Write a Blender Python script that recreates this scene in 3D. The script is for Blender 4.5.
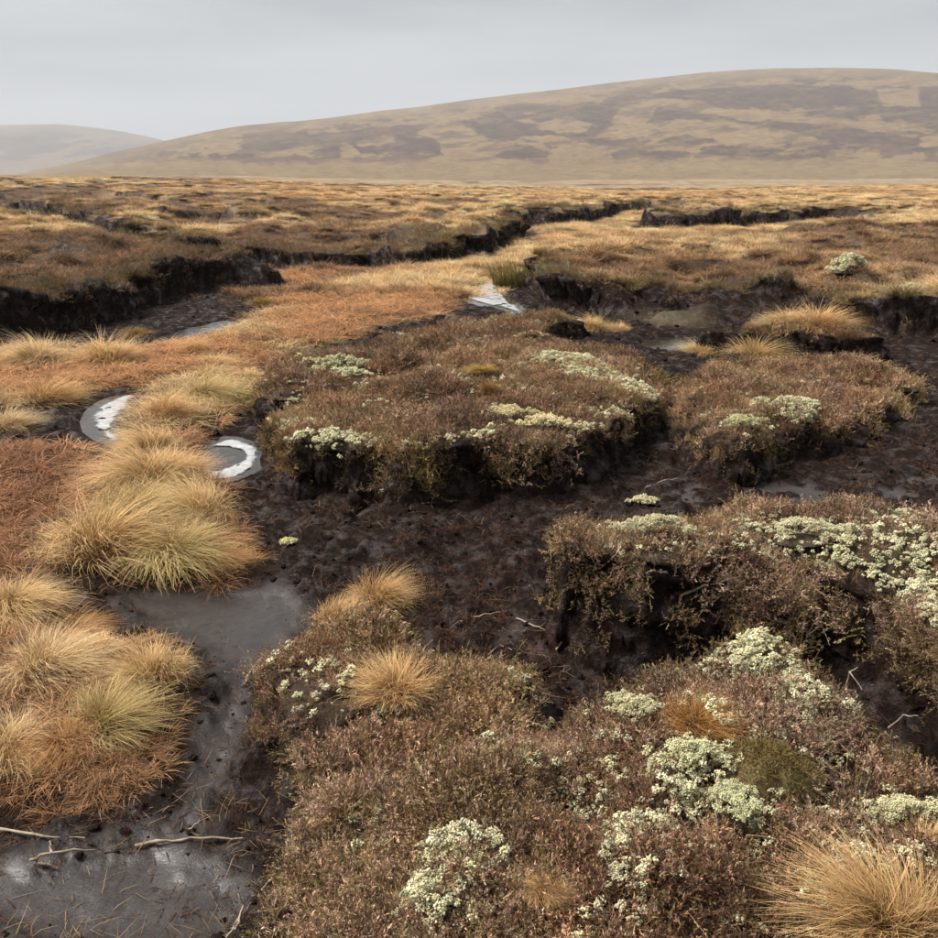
import bpy, math, random
import numpy as np
from mathutils import Vector, Matrix

R = math.radians
sc = bpy.context.scene
for o in list(bpy.data.objects):
    bpy.data.objects.remove(o)

# ------------------------------------------------------------------ camera, sky, sun, exposure
CAM_H = 2.0
FPX = 940.0                      # focal length in photograph pixels (938 px wide)
HORIZ = 178.0
PITCH = math.atan((469 - HORIZ) / FPX)
cam_d = bpy.data.cameras.new('camera')
cam_d.sensor_width = 36.0
cam_d.lens = 36.0 * FPX / 938.0
cam_d.clip_start = 0.05
cam_d.clip_end = 30000
cam = bpy.data.objects.new('camera', cam_d)
cam.location = (0, 0, CAM_H)
cam.rotation_euler = (math.pi / 2 - PITCH, 0, 0)
sc.collection.objects.link(cam)
sc.camera = cam

SUN_DIR = Vector((-0.62, 0.10, 0.78)).normalized()
sun_d = bpy.data.lights.new('sun', 'SUN')
sun_d.energy = 3.4
sun_d.angle = R(26)
sun_d.color = (1.0, 0.965, 0.92)
sun = bpy.data.objects.new('sun', sun_d)
sun.rotation_euler = (-SUN_DIR).to_track_quat('-Z', 'Y').to_euler()
sc.collection.objects.link(sun)

world = bpy.data.worlds.new('World')
sc.world = world
world.use_nodes = True
wn = world.node_tree
wn.nodes.clear()
w_out = wn.nodes.new('ShaderNodeOutputWorld')
w_bg = wn.nodes.new('ShaderNodeBackground')
w_bg.inputs['Strength'].default_value = 0.052
w_sky = wn.nodes.new('ShaderNodeTexSky')
w_sky.sky_type = 'NISHITA'
w_sky.sun_disc = False
w_sky.sun_elevation = math.asin(SUN_DIR.z)
w_sky.sun_rotation = math.atan2(SUN_DIR.x, SUN_DIR.y)
w_sky.air_density = 1.0
w_sky.dust_density = 3.0
w_sky.altitude = 400
# a closed layer of stratus: mostly even grey, faint streaks and thinner patches
w_tc = wn.nodes.new('ShaderNodeTexCoord')
w_map = wn.nodes.new('ShaderNodeMapping')
w_map.inputs['Scale'].default_value = (1.8, 1.8, 13.0)
w_map.inputs['Rotation'].default_value = (0.05, -0.06, 0.4)
w_noi = wn.nodes.new('ShaderNodeTexNoise')
w_noi.inputs['Scale'].default_value = 1.5
w_noi.inputs['Detail'].default_value = 5
w_noi.inputs['Roughness'].default_value = 0.5
w_rmp = wn.nodes.new('ShaderNodeValToRGB')
w_rmp.color_ramp.elements[0].position = 0.32
w_rmp.color_ramp.elements[0].color = (3.1, 3.35, 3.55, 1)
w_rmp.color_ramp.elements[1].position = 0.68
w_rmp.color_ramp.elements[1].color = (5.2, 5.38, 5.5, 1)
w_mix = wn.nodes.new('ShaderNodeMix')
w_mix.data_type = 'RGBA'
w_mix.inputs[0].default_value = 0.94
wn.links.new(w_tc.outputs['Generated'], w_map.inputs['Vector'])
wn.links.new(w_map.outputs[0], w_noi.inputs['Vector'])
wn.links.new(w_noi.outputs['Fac'], w_rmp.inputs['Fac'])
wn.links.new(w_sky.outputs[0], w_mix.inputs[6])
wn.links.new(w_rmp.outputs[0], w_mix.inputs[7])
wn.links.new(w_mix.outputs[2], w_bg.inputs['Color'])
wn.links.new(w_bg.outputs[0], w_out.inputs['Surface'])

sc.view_settings.view_transform = 'Standard'
sc.view_settings.look = 'None'
sc.view_settings.gamma = 1.0
sc.view_settings.use_curve_mapping = False
sc.view_settings.exposure = 1.1
sc.render.engine = 'CYCLES'
sc.cycles.use_denoising = True
sc.cycles.use_adaptive_sampling = True
sc.cycles.adaptive_threshold = 0.05
sc.cycles.use_light_tree = False
world.cycles.sampling_method = 'NONE'
sc.cycles.max_bounces = 4
sc.cycles.diffuse_bounces = 2
sc.cycles.glossy_bounces = 2
sc.cycles.transmission_bounces = 2
sc.cycles.volume_bounces = 2
sc.cycles.caustics_reflective = False
sc.cycles.caustics_refractive = False

# ------------------------------------------------------------------ numeric helpers
rng = np.random.default_rng(7)
CP, SP = math.cos(PITCH), math.sin(PITCH)

def unp(px, py, z=0.0):
    """photo pixel -> ground point at height z"""
    u = (px - 469.0) / FPX
    v = (469.0 - py) / FPX
    dx, dy, dz = u, CP + v * SP, -SP + v * CP
    t = (z - CAM_H) / dz
    return np.array([dx * t, dy * t])

def proj(x, y, z):
    """world point -> photo pixel"""
    zz = z - CAM_H
    dep = y * CP - zz * SP
    up = y * SP + zz * CP
    dep = np.maximum(dep, 1e-3)
    return 469 + FPX * x / dep, 469 - FPX * up / dep

def poly(pts):
    """pixel polygon [(px,py,z)] -> world xy array; ('w',x,y) entries are world points"""
    out = []
    for p in pts:
        if p[0] == 'w':
            out.append((p[1], p[2]))
        else:
            out.append(tuple(unp(p[0], p[1], p[2] if len(p) > 2 else 0.0)))
    return np.array(out)

def _hash(ix, iy, seed):
    h = (ix.astype(np.int64) * 374761393 + iy.astype(np.int64) * 668265263 + seed * 974711) & 0x7fffffff
    h = ((h ^ (h >> 13)) * 1274126177) & 0x7fffffff
    h = h ^ (h >> 16)
    return (h & 0xffff) / 65535.0

def vnoise(x, y, seed=0):
    x = np.asarray(x, float); y = np.asarray(y, float)
    ix = np.floor(x); iy = np.floor(y)
    fx = x - ix; fy = y - iy
    fx = fx * fx * fx * (fx * (fx * 6 - 15) + 10)
    fy = fy * fy * fy * (fy * (fy * 6 - 15) + 10)
    a = _hash(ix, iy, seed); b = _hash(ix + 1, iy, seed)
    c = _hash(ix, iy + 1, seed); d = _hash(ix + 1, iy + 1, seed)
    return (a + (b - a) * fx) * (1 - fy) + (c + (d - c) * fx) * fy      # 0..1

def fbm(x, y, scale, octv=4, seed=0, gain=0.5):
    """zero-centred, about -1..1; scale = largest wavelength"""
    s = 0; a = 1; tot = 0; f = 1.0 / scale
    for k in range(octv):
        ang = 0.6 * k
        xr = x * math.cos(ang) - y * math.sin(ang); yr = x * math.sin(ang) + y * math.cos(ang)
        s = s + a * (vnoise(xr * f + 13.7 * k, yr * f - 7.1 * k, seed + k) * 2 - 1)
        tot += a; a *= gain; f *= 2.03
    return s / tot * 1.5

def sst(a, b, x):
    t = np.clip((x - a) / (b - a), 0, 1)
    return t * t * (3 - 2 * t)

def sdf(P, x, y, w=None):
    """signed distance to polygon, positive inside; with w also the edge value at the nearest point"""
    x = np.asarray(x, float); y = np.asarray(y, float)
    best = np.full(x.shape, 1e18); inside = np.zeros(x.shape, bool)
    wb = np.zeros(x.shape)
    n = len(P)
    for i in range(n):
        ax, ay = P[i]; bx, by = P[(i + 1) % n]
        ex, ey = bx - ax, by - ay
        L = ex * ex + ey * ey + 1e-12
        t = np.clip(((x - ax) * ex + (y - ay) * ey) / L, 0, 1)
        d = (x - ax - t * ex) ** 2 + (y - ay - t * ey) ** 2
        m = d < best
        best = np.where(m, d, best)
        if w is not None:
            wb = np.where(m, w[i] * (1 - t) + w[(i + 1) % n] * t, wb)
        c = ((ay > y) != (by > y))
        xi = ax + (y - ay) * ex / (ey if abs(ey) > 1e-12 else 1e-12)
        inside ^= c & (x < xi)
    d = np.sqrt(best) * np.where(inside, 1.0, -1.0)
    return (d, wb) if w is not None else d

def smooth_poly(P, w=None, it=1):
    """Chaikin corner cutting"""
    for _ in range(it):
        Q = []; V = []
        n = len(P)
        for i in range(n):
            a = P[i]; b = P[(i + 1) % n]
            Q += [a * .75 + b * .25, a * .25 + b * .75]
            if w is not None:
                wa, wb = w[i], w[(i + 1) % n]
                V += [wa * .75 + wb * .25, wa * .25 + wb * .75]
        P = np.array(Q); w = np.array(V) if w is not None else None
    return (P, w) if w is not None else P

# ------------------------------------------------------------------ object helpers
def link(o, parent=None):
    sc.collection.objects.link(o)
    if parent is not None:
        o.parent = parent
    return o

def mesh_np(name, v, f, mats=(), attrs=None, smooth=True):
    me = bpy.data.meshes.new(name)
    v = np.ascontiguousarray(v, np.float32)
    me.vertices.add(len(v)); me.vertices.foreach_set('co', v.ravel())
    if f is not None and len(f):
        if isinstance(f, (list, tuple)):
            fl = [np.asarray(q, np.int32) for q in f if len(q)]
        else:
            fl = [np.asarray(f, np.int32)]
        tot = np.concatenate([np.full(len(q), q.shape[1], np.int32) for q in fl])
        idx = np.concatenate([q.ravel() for q in fl])
        me.loops.add(len(idx)); me.loops.foreach_set('vertex_index', idx)
        me.polygons.add(len(tot))
        st = np.zeros(len(tot), np.int32); st[1:] = np.cumsum(tot)[:-1]
        me.polygons.foreach_set('loop_start', st)
        if smooth:
            me.polygons.foreach_set('use_smooth', np.ones(len(tot), bool))
    for k, a in (attrs or {}).items():
        a = np.asarray(a, np.float32)
        if a.ndim == 1:
            at = me.attributes.new(k, 'FLOAT', 'POINT'); at.data.foreach_set('value', a)
        elif a.shape[1] == 3:
            at = me.attributes.new(k, 'FLOAT_VECTOR', 'POINT'); at.data.foreach_set('vector', a.ravel())
        else:
            at = me.attributes.new(k, 'FLOAT_COLOR', 'POINT'); at.data.foreach_set('color', a.ravel())
    me.update(calc_edges=True)
    for m in mats:
        me.materials.append(m)
    return me

def obj(name, me, parent=None, label=None, cat=None, group=None, kind=None):
    o = bpy.data.objects.new(name, me)
    link(o, parent)
    tag(o, label, cat, group, kind)
    return o

def tag(o, label=None, cat=None, group=None, kind=None):
    if label: o['label'] = label
    if cat: o['category'] = cat
    if group: o['group'] = group
    if kind: o['kind'] = kind
    return o

def grid_faces(nr, nc):
    i = np.arange(nr - 1)[:, None] * nc + np.arange(nc - 1)[None, :]
    i = i.ravel()
    return np.stack([i, i + 1, i + nc + 1, i + nc], 1)

# ------------------------------------------------------------------ materials
def new_mat(name):
    m = bpy.data.materials.new(name); m.use_nodes = True
    nt = m.node_tree; nt.nodes.clear()
    return m, nt

class NB:
    """tiny node builder"""
    def __init__(s, nt): s.nt = nt
    def n(s, t, **kw):
        x = s.nt.nodes.new(t)
        for k, v in kw.items():
            setattr(x, k, v)
        return x
    def l(s, a, b): s.nt.links.new(a, b)
    def attr(s, name, typ='GEOMETRY'):
        x = s.n('ShaderNodeAttribute'); x.attribute_type = typ; x.attribute_name = name; return x
    def mix(s, fac, a, b, mode='MIX'):
        x = s.n('ShaderNodeMix'); x.data_type = 'RGBA'; x.blend_type = mode
        for i, v in ((0, fac), (6, a), (7, b)):
            if hasattr(v, 'is_output'): s.l(v, x.inputs[i])
            elif i == 0: x.inputs[0].default_value = v
            else: x.inputs[i].default_value = (*v, 1) if len(v) == 3 else v
        return x.outputs[2]
    def math(s, op, a, b=0.0, c=0.0, clamp=False):
        x = s.n('ShaderNodeMath'); x.operation = op; x.use_clamp = clamp
        for i, v in enumerate((a, b, c)):
            if hasattr(v, 'is_output'): s.l(v, x.inputs[i])
            else: x.inputs[i].default_value = v
        return x.outputs[0]
    def noise(s, scale, detail=4, rough=0.55, vec=None, dist=0.0):
        x = s.n('ShaderNodeTexNoise')
        x.inputs['Scale'].default_value = scale; x.inputs['Detail'].default_value = detail
        x.inputs['Roughness'].default_value = rough; x.inputs['Distortion'].default_value = dist
        if vec is not None: s.l(vec, x.inputs['Vector'])
        return x.outputs['Fac']
    def ramp(s, fac, stops):
        x = s.n('ShaderNodeValToRGB'); el = x.color_ramp.elements
        while len(el) < len(stops): el.new(0.5)
        for e, (p, c) in zip(el, stops):
            e.position = p; e.color = (*c, 1) if len(c) == 3 else c
        s.l(fac, x.inputs['Fac']); return x.outputs['Color']
    def remap(s, v, a, b, c=0.0, d=1.0):
        x = s.n('ShaderNodeMapRange')
        s.l(v, x.inputs['Value'])
        for i, q in zip((1, 2, 3, 4), (a, b, c, d)): x.inputs[i].default_value = q
        return x.outputs[0]

def ground_material():
    m, nt = new_mat('peat_ground'); b = NB(nt)
    out = b.n('ShaderNodeOutputMaterial'); bs = b.n('ShaderNodeBsdfPrincipled')
    tc = b.n('ShaderNodeTexCoord').outputs['Object']
    n1 = b.noise(3.0, 6, 0.6, tc); n2 = b.noise(34.0, 6, 0.75, tc); n3 = b.noise(110.0, 3, 0.6, tc)
    wet = b.attr('wet').outputs['Fac']; turf = b.attr('turf').outputs['Fac']; col = b.attr('tcol').outputs['Color']
    peat = b.ramp(n2, [(0.28, (0.005, 0.0033, 0.0027)), (0.5, (0.0155, 0.0098, 0.0077)), (0.75, (0.044, 0.027, 0.0205))])
    n4 = b.noise(7.0, 6, 0.75, tc)
    peat = b.mix(1.0, peat, b.ramp(n4, [(0.3, (0.45, 0.45, 0.45)), (0.5, (1, 1, 1)), (0.72, (2.0, 1.8, 1.65))]), 'MULTIPLY')
    red = b.ramp(n1, [(0.45, (1, 1, 1)), (0.7, (1.35, 1.0, 0.85))])
    peat = b.mix(1.0, peat, red, 'MULTIPLY')
    silt = b.ramp(n2, [(0.3, (0.034, 0.028, 0.025)), (0.7, (0.062, 0.053, 0.048))])
    speck = b.noise(170.0, 4, 0.7, tc)
    silt = b.mix(b.remap(speck, 0.53, 0.60), silt, (0.018, 0.013, 0.011))
    silt = b.mix(b.math('MULTIPLY', b.remap(n1, 0.5, 0.68), 0.55), silt, (0.03, 0.023, 0.02))
    c = b.mix(wet, peat, silt)
    tn = b.ramp(n2, [(0.25, (0.55, 0.55, 0.55)), (0.75, (1.3, 1.3, 1.3))])
    tcol = b.mix(1.0, col, tn, 'MULTIPLY')
    c = b.mix(turf, c, tcol)
    b.l(c, bs.inputs['Base Color'])
    # rough broken peat against a wet skin
    rg = b.remap(n4, 0.48, 0.62, 0.85, 0.38)
    b.l(b.math('MAXIMUM', b.remap(wet, 0, 1, 0.0, 0.5), b.remap(n4, 0.5, 0.62, 0.06, 0.4)), bs.inputs['Specular IOR Level'])
    rgw = b.remap(n3, 0.3, 0.7, 0.26, 0.46)
    mr = b.n('ShaderNodeMix'); mr.data_type = 'FLOAT'
    b.l(wet, mr.inputs[0]); b.l(rg, mr.inputs[2]); b.l(rgw, mr.inputs[3])
    mt = b.n('ShaderNodeMix'); mt.data_type = 'FLOAT'
    b.l(turf, mt.inputs[0]); b.l(mr.outputs[0], mt.inputs[2]); mt.inputs[3].default_value = 0.95
    b.l(mt.outputs[0], bs.inputs['Roughness'])
    hh = b.math('ADD', b.math('ADD', b.math('MULTIPLY', n2, 0.7), b.math('MULTIPLY', n3, 0.3)), b.math('MULTIPLY', n4, 2.0))
    bp = b.n('ShaderNodeBump'); bp.inputs['Distance'].default_value = 0.02
    b.l(b.remap(wet, 0, 1, 0.9, 0.11), bp.inputs['Strength']); b.l(hh, bp.inputs['Height'])
    b.l(bp.outputs[0], bs.inputs['Normal'])
    b.l(bs.outputs[0], out.inputs['Surface'])
    return m

def veg_material(name, typ, attr, trans=0.25, rough=0.8, base=(0.45, 0.36, 0.25), tip=(1.15, 1.1, 1.0), rnd=0.35, spec=0.2):
    """colour = tint * (base..tip along the blade) * random per blade.  typ: INSTANCER or OBJECT colour"""
    m, nt = new_mat(name); b = NB(nt)
    out = b.n('ShaderNodeOutputMaterial')
    if typ == 'OBJECT':
        tint = b.n('ShaderNodeObjectInfo').outputs['Color']
    else:
        tint = b.attr(attr, 'INSTANCER').outputs['Color']
    sep = b.n('ShaderNodeSeparateColor'); b.l(b.attr('bl').outputs['Color'], sep.inputs[0])
    t, r, g = sep.outputs
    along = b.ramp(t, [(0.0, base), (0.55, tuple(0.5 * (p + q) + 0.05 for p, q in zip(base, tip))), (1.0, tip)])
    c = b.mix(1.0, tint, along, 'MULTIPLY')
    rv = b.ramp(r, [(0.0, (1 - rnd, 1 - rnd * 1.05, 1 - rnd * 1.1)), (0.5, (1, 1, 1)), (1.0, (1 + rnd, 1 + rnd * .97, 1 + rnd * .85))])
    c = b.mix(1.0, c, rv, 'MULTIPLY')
    gr = b.mix(1.0, c, (0.62, 0.86, 0.42), 'MULTIPLY')
    c = b.mix(g, c, gr)
    bs = b.n('ShaderNodeBsdfPrincipled')
    b.l(c, bs.inputs['Base Color']); bs.inputs['Roughness'].default_value = rough
    bs.inputs['Specular IOR Level'].default_value = spec
    if trans > 0:
        tr = b.n('ShaderNodeBsdfTranslucent'); b.l(c, tr.inputs['Color'])
        mx = b.n('ShaderNodeMixShader'); mx.inputs[0].default_value = trans
        b.l(bs.outputs[0], mx.inputs[1]); b.l(tr.outputs[0], mx.inputs[2])
        b.l(mx.outputs[0], out.inputs['Surface'])
    else:
        b.l(bs.outputs[0], out.inputs['Surface'])
    return m

def simple_mat(name, c0, c1, scale=8.0, rough=0.8, bump=0.0):
    m, nt = new_mat(name); b = NB(nt)
    out = b.n('ShaderNodeOutputMaterial'); bs = b.n('ShaderNodeBsdfPrincipled')
    tc = b.n('ShaderNodeTexCoord').outputs['Object']
    n = b.noise(scale, 5, 0.6, tc)
    b.l(b.ramp(n, [(0.3, c0), (0.7, c1)]), bs.inputs['Base Color'])
    bs.inputs['Roughness'].default_value = rough
    if bump:
        bp = b.n('ShaderNodeBump'); bp.inputs['Distance'].default_value = bump; bp.inputs['Strength'].default_value = 1
        b.l(n, bp.inputs['Height']); b.l(bp.outputs[0], bs.inputs['Normal'])
    b.l(bs.outputs[0], out.inputs['Surface'])
    return m

M_ground = ground_material()
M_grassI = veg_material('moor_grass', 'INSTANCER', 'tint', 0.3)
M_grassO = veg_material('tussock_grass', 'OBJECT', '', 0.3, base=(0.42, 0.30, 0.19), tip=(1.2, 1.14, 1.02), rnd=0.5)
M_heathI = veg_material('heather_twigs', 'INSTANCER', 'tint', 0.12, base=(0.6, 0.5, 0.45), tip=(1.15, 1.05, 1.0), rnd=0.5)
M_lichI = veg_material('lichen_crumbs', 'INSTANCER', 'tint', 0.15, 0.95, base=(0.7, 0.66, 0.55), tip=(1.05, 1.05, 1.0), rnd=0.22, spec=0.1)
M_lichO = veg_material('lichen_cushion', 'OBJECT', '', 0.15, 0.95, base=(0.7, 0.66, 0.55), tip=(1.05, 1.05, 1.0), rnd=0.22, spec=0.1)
M_peatI = simple_mat('peat_crumb', (0.006, 0.004, 0.0032), (0.026, 0.017, 0.0135), 2.5, 0.95)
M_peatI.node_tree.nodes['Principled BSDF'].inputs['Specular IOR Level'].default_value = 0.08
M_thatch = simple_mat('tussock_thatch', (0.05, 0.032, 0.018), (0.15, 0.10, 0.055), 40, 0.95, 0.01)
M_moss = simple_mat('moss', (0.09, 0.055, 0.022), (0.17, 0.145, 0.055), 14, 0.95, 0.01)
M_stick = simple_mat('dead_twig', (0.17, 0.12, 0.08), (0.42, 0.33, 0.24), 25, 0.8)

def water_material():
    m, nt = new_mat('bog_water'); b = NB(nt)
    out = b.n('ShaderNodeOutputMaterial'); bs = b.n('ShaderNodeBsdfPrincipled')
    bs.inputs['Base Color'].default_value = (0.03, 0.025, 0.02, 1)
    bs.inputs['Roughness'].default_value = 0.04
    tc = b.n('ShaderNodeTexCoord').outputs['Object']
    bp = b.n('ShaderNodeBump'); bp.inputs['Distance'].default_value = 0.004; bp.inputs['Strength'].default_value = 0.4
    b.l(b.noise(14, 3, 0.5, tc), bp.inputs['Height']); b.l(bp.outputs[0], bs.inputs['Normal'])
    b.l(bs.outputs[0], out.inputs['Surface'])
    return m
M_water = water_material()

def foam_sheen_material():
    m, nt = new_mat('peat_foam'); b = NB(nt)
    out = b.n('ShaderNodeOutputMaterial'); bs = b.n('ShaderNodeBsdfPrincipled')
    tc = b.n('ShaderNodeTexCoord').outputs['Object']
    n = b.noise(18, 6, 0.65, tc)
    b.l(b.ramp(n, [(0.3, (0.34, 0.335, 0.33)), (0.65, (0.56, 0.56, 0.56))]), bs.inputs['Base Color'])  # pale colour stands for froth and for the sky mirrored in the water
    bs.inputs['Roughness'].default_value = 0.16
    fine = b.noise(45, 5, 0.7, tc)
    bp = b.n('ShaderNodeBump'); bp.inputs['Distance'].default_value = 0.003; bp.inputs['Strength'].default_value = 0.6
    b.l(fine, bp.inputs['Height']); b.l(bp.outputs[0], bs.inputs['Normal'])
    # the froth and painted sky sheen thin out to bare water at the edge
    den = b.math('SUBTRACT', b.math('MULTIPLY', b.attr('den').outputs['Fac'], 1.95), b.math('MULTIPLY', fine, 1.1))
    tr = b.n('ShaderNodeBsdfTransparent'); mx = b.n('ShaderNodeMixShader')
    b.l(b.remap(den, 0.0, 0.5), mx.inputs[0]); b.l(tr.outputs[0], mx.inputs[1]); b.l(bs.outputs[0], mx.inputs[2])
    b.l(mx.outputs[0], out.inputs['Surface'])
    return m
M_foam = foam_sheen_material()

# ------------------------------------------------------------------ layout: the channel floor and the moor above it
# (px, py, bank width in metres), measured at floor level
FLOOR = [('w', -9, -3, 2), ('w', -10, 5, 2), (-70, 356, .5), (0, 344, .4), (45, 334, .4), (80, 324, .4), (110, 318, .4), (135, 308, .4),
         (172, 298, .6), (205, 290, .9), (240, 286, 1.3), (281, 287, 1.8), (268, 279, 1.3), (235, 273, .8), (200, 268, .5), (150, 256, .5),
         (110, 247, .5), (80, 241, .6), (40, 229, .8), (0, 218, .9), (-70, 207, 1.2), (-70, 203, .6), (0, 211, .6), (50, 219, .6),
         (85, 231, .6), (130, 242, .8), (168, 248, .8), (205, 261, .5), (240, 264, .4), (300, 266, .4), (350, 267, .4), (405, 271, .4),
         (425, 268, .4), (440, 262, .5), (480, 253, .4), (522, 241, .4), (514, 227, .6), (560, 227, .5), (600, 220, .5), (612, 214, .6),
         (640, 212, .6), (682, 211, .6), (672, 218, 2.0), (645, 230, .5), (670, 233, .4), (700, 232, .4), (730, 230, .4), (772, 224, .6),
         (840, 218, 1.5), (860, 223, 4), (760, 242, 5), (640, 252, 4), (560, 268, 2), (528, 300, .6), (548, 308, .7), (600, 317, 1.2),
         (680, 327, 1.4), (760, 327, 1.3), (820, 322, 1.1), (865, 330, .8), (940, 336, .7), (1060, 342, .7), ('w', 10.5, 8, 1.5),
         ('w', 10, -3, 2)]
def poly_w(L):
    P = poly([p[:3] if p[0] == 'w' else (p[0], p[1], 0.0) for p in L])
    w = np.array([p[3] if p[0] == 'w' else p[2] for p in L], float)
    return P, w
FLP, FLW = poly_w(FLOOR)
FLP, FLW = smooth_poly(FLP, FLW, 1)

SEDGE = smooth_poly(poly([(150, 352), (205, 338), (255, 318), (288, 292), (274, 276), (300, 269), (400, 275), (455, 268), (466, 274), (456, 296),
              (446, 316), (390, 328), (330, 345), (290, 357), (262, 374), (240, 380), (180, 385), (120, 388), (70, 398), (20, 415), (-90, 425),
              (-90, 362), (0, 350), (80, 345)]))
REDSEDGE = smooth_poly(poly([(-90, 452), (40, 448), (98, 455), (92, 490), (62, 525), (28, 560), (40, 600), (-90, 600)]))
ISLE_E = smooth_poly(poly([(25, 560), (60, 586), (140, 594), (247, 582), (240, 530), (228, 490), (200, 440), (130, 440), (100, 470), (60, 520)]))
ISLE_L = smooth_poly(poly([(-110, 595), (60, 598), (100, 640), (180, 645), (192, 692), (172, 735), (152, 790), (80, 815), (-110, 815)]))
TANP = smooth_poly(poly([(140, 395), (200, 372), (262, 378), (250, 402), (215, 425), (190, 442), (130, 442), (118, 425)]))
WET = [poly([(100, 595), (190, 585), (300, 580), (310, 615), (300, 650), (260, 700), (228, 760), (222, 830), (250, 870), (245, 960), (-100, 960), (-100, 838),
             (90, 838), (180, 800), (198, 735), (216, 692), (190, 640), (120, 628)]),
       poly([(600, 520), (650, 492), (720, 480), (800, 472), (960, 468), (960, 540), (700, 540)]),
       poly([(640, 345), (700, 336), (700, 344), (660, 352)]),
       poly([(190, 470), (215, 432), (258, 436), (275, 470), (262, 500), (225, 505)]),
       poly([(420, 672), (470, 610), (560, 590), (600, 600), (560, 650), (500, 672)]),
       poly([(880, 340), (960, 345), (960, 385), (900, 365)])]
WET = [smooth_poly(p) for p in WET]
WETK = [1.0, 0.62, 0.7, 0.6, 0.35, 0.4]
POOLS = {
    'a': smooth_poly(poly([(84, 424), (93, 405), (112, 396), (142, 391), (134, 404), (118, 424), (128, 440), (104, 438)])),
    'b': smooth_poly(poly([(197, 446), (225, 436), (252, 442), (264, 456), (252, 469), (228, 479), (200, 480), (190, 462)])),
    'c': smooth_poly(poly([(486, 266), (484, 282), (462, 296), (478, 303), (500, 306), (516, 314), (528, 310), (508, 296), (497, 284), (500, 267)])),
    'd': smooth_poly(poly([(146, 347), (172, 332), (205, 324), (246, 317), (250, 322), (204, 332), (172, 343)])),
    'e': smooth_poly(poly([(640, 341), (668, 336), (694, 339), (690, 346), (655, 348)])),
    'f': smooth_poly(poly([(646, 232), (652, 227), (664, 229), (662, 234)])),
    'g': smooth_poly(poly([(96, 466), (108, 456), (124, 455), (116, 464)])),
}
# short scarps scattered over the moor: polyline in pixels at height z, drop in metres
SCARPS = [([(860, 228), (900, 226), (938, 230), (1000, 232)], .6, .32), ([(780, 224), (830, 213), (900, 205), (960, 200)], .6, .3),
          ([(0, 188), (60, 190), (120, 187)], .9, .5), ([(110, 196), (170, 199), (215, 197)], .8, .4), ([(230, 189), (290, 191), (345, 189)], .8, .4),
          ([(430, 242), (400, 236), (345, 232)], .55, .22), ([(150, 215), (200, 213), (245, 218), (265, 224)], .65, .35),
          ([(700, 262), (740, 266), (780, 264)], .5, .2), ([(540, 262), (575, 258), (600, 262)], .4, .18), ([(300, 204), (360, 207), (400, 203)], .7, .35),
          ([(-20, 248), (30, 243), (70, 250), (95, 262)], .6, .25), ([(640, 196), (720, 193), (800, 195)], .6, .5), ([(420, 200), (480, 197), (540, 199)], .6, .45)]
SCARPS = [(np.array([unp(a, b, z) for a, b in pl]), d) for pl, z, d in SCARPS]

def upland(x, y):
    r = np.hypot(x, y)
    z = 0.56 + 0.10 * fbm(x, y, 2.6, 3, 11) + 0.30 * (np.abs(fbm(x, y, 1.5, 3, 15)) - .3) * sst(150, 40, r) + 0.14 * fbm(x, y, 9, 3, 21) * sst(8, 20, r) + 0.5 * fbm(x, y, 60, 3, 31) * sst(40, 120, r)
    az = np.arctan2(x, y)
    z = z - 0.09 * sst(0.02, 0.15, az) * sst(40, 20, r)
    z = z + 1.75 * sst(25, 150, r) * sst(0.12, -0.42, az)          # the moor rises gently to the left
    z = z + 2.0 * fbm(x, y, 300, 2, 41) * sst(250, 700, r)
    return z

def dist_polyline(P, x, y):
    """unsigned distance, signed side (positive = towards the camera), fraction along"""
    best = np.full(x.shape, 1e18); side = np.zeros(x.shape); fr = np.zeros(x.shape)
    n = len(P) - 1
    for i in range(n):
        ax, ay = P[i]; bx, by = P[i + 1]
        ex, ey = bx - ax, by - ay; L = ex * ex + ey * ey
        t = ((x - ax) * ex + (y - ay) * ey) / L
        tc = np.clip(t, 0, 1)
        d = (x - ax - tc * ex) ** 2 + (y - ay - tc * ey) ** 2
        cr = (ex * (y - ay) - ey * (x - ax)) / math.sqrt(L)
        s0 = 1.0 if (ex * (0 - ay) - ey * (0 - ax)) > 0 else -1.0
        m = d < best
        best = np.where(m, d, best); side = np.where(m, cr * s0, side)
        fr = np.where(m, (i + tc) / n, fr)
    return np.sqrt(best), side, fr

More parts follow.
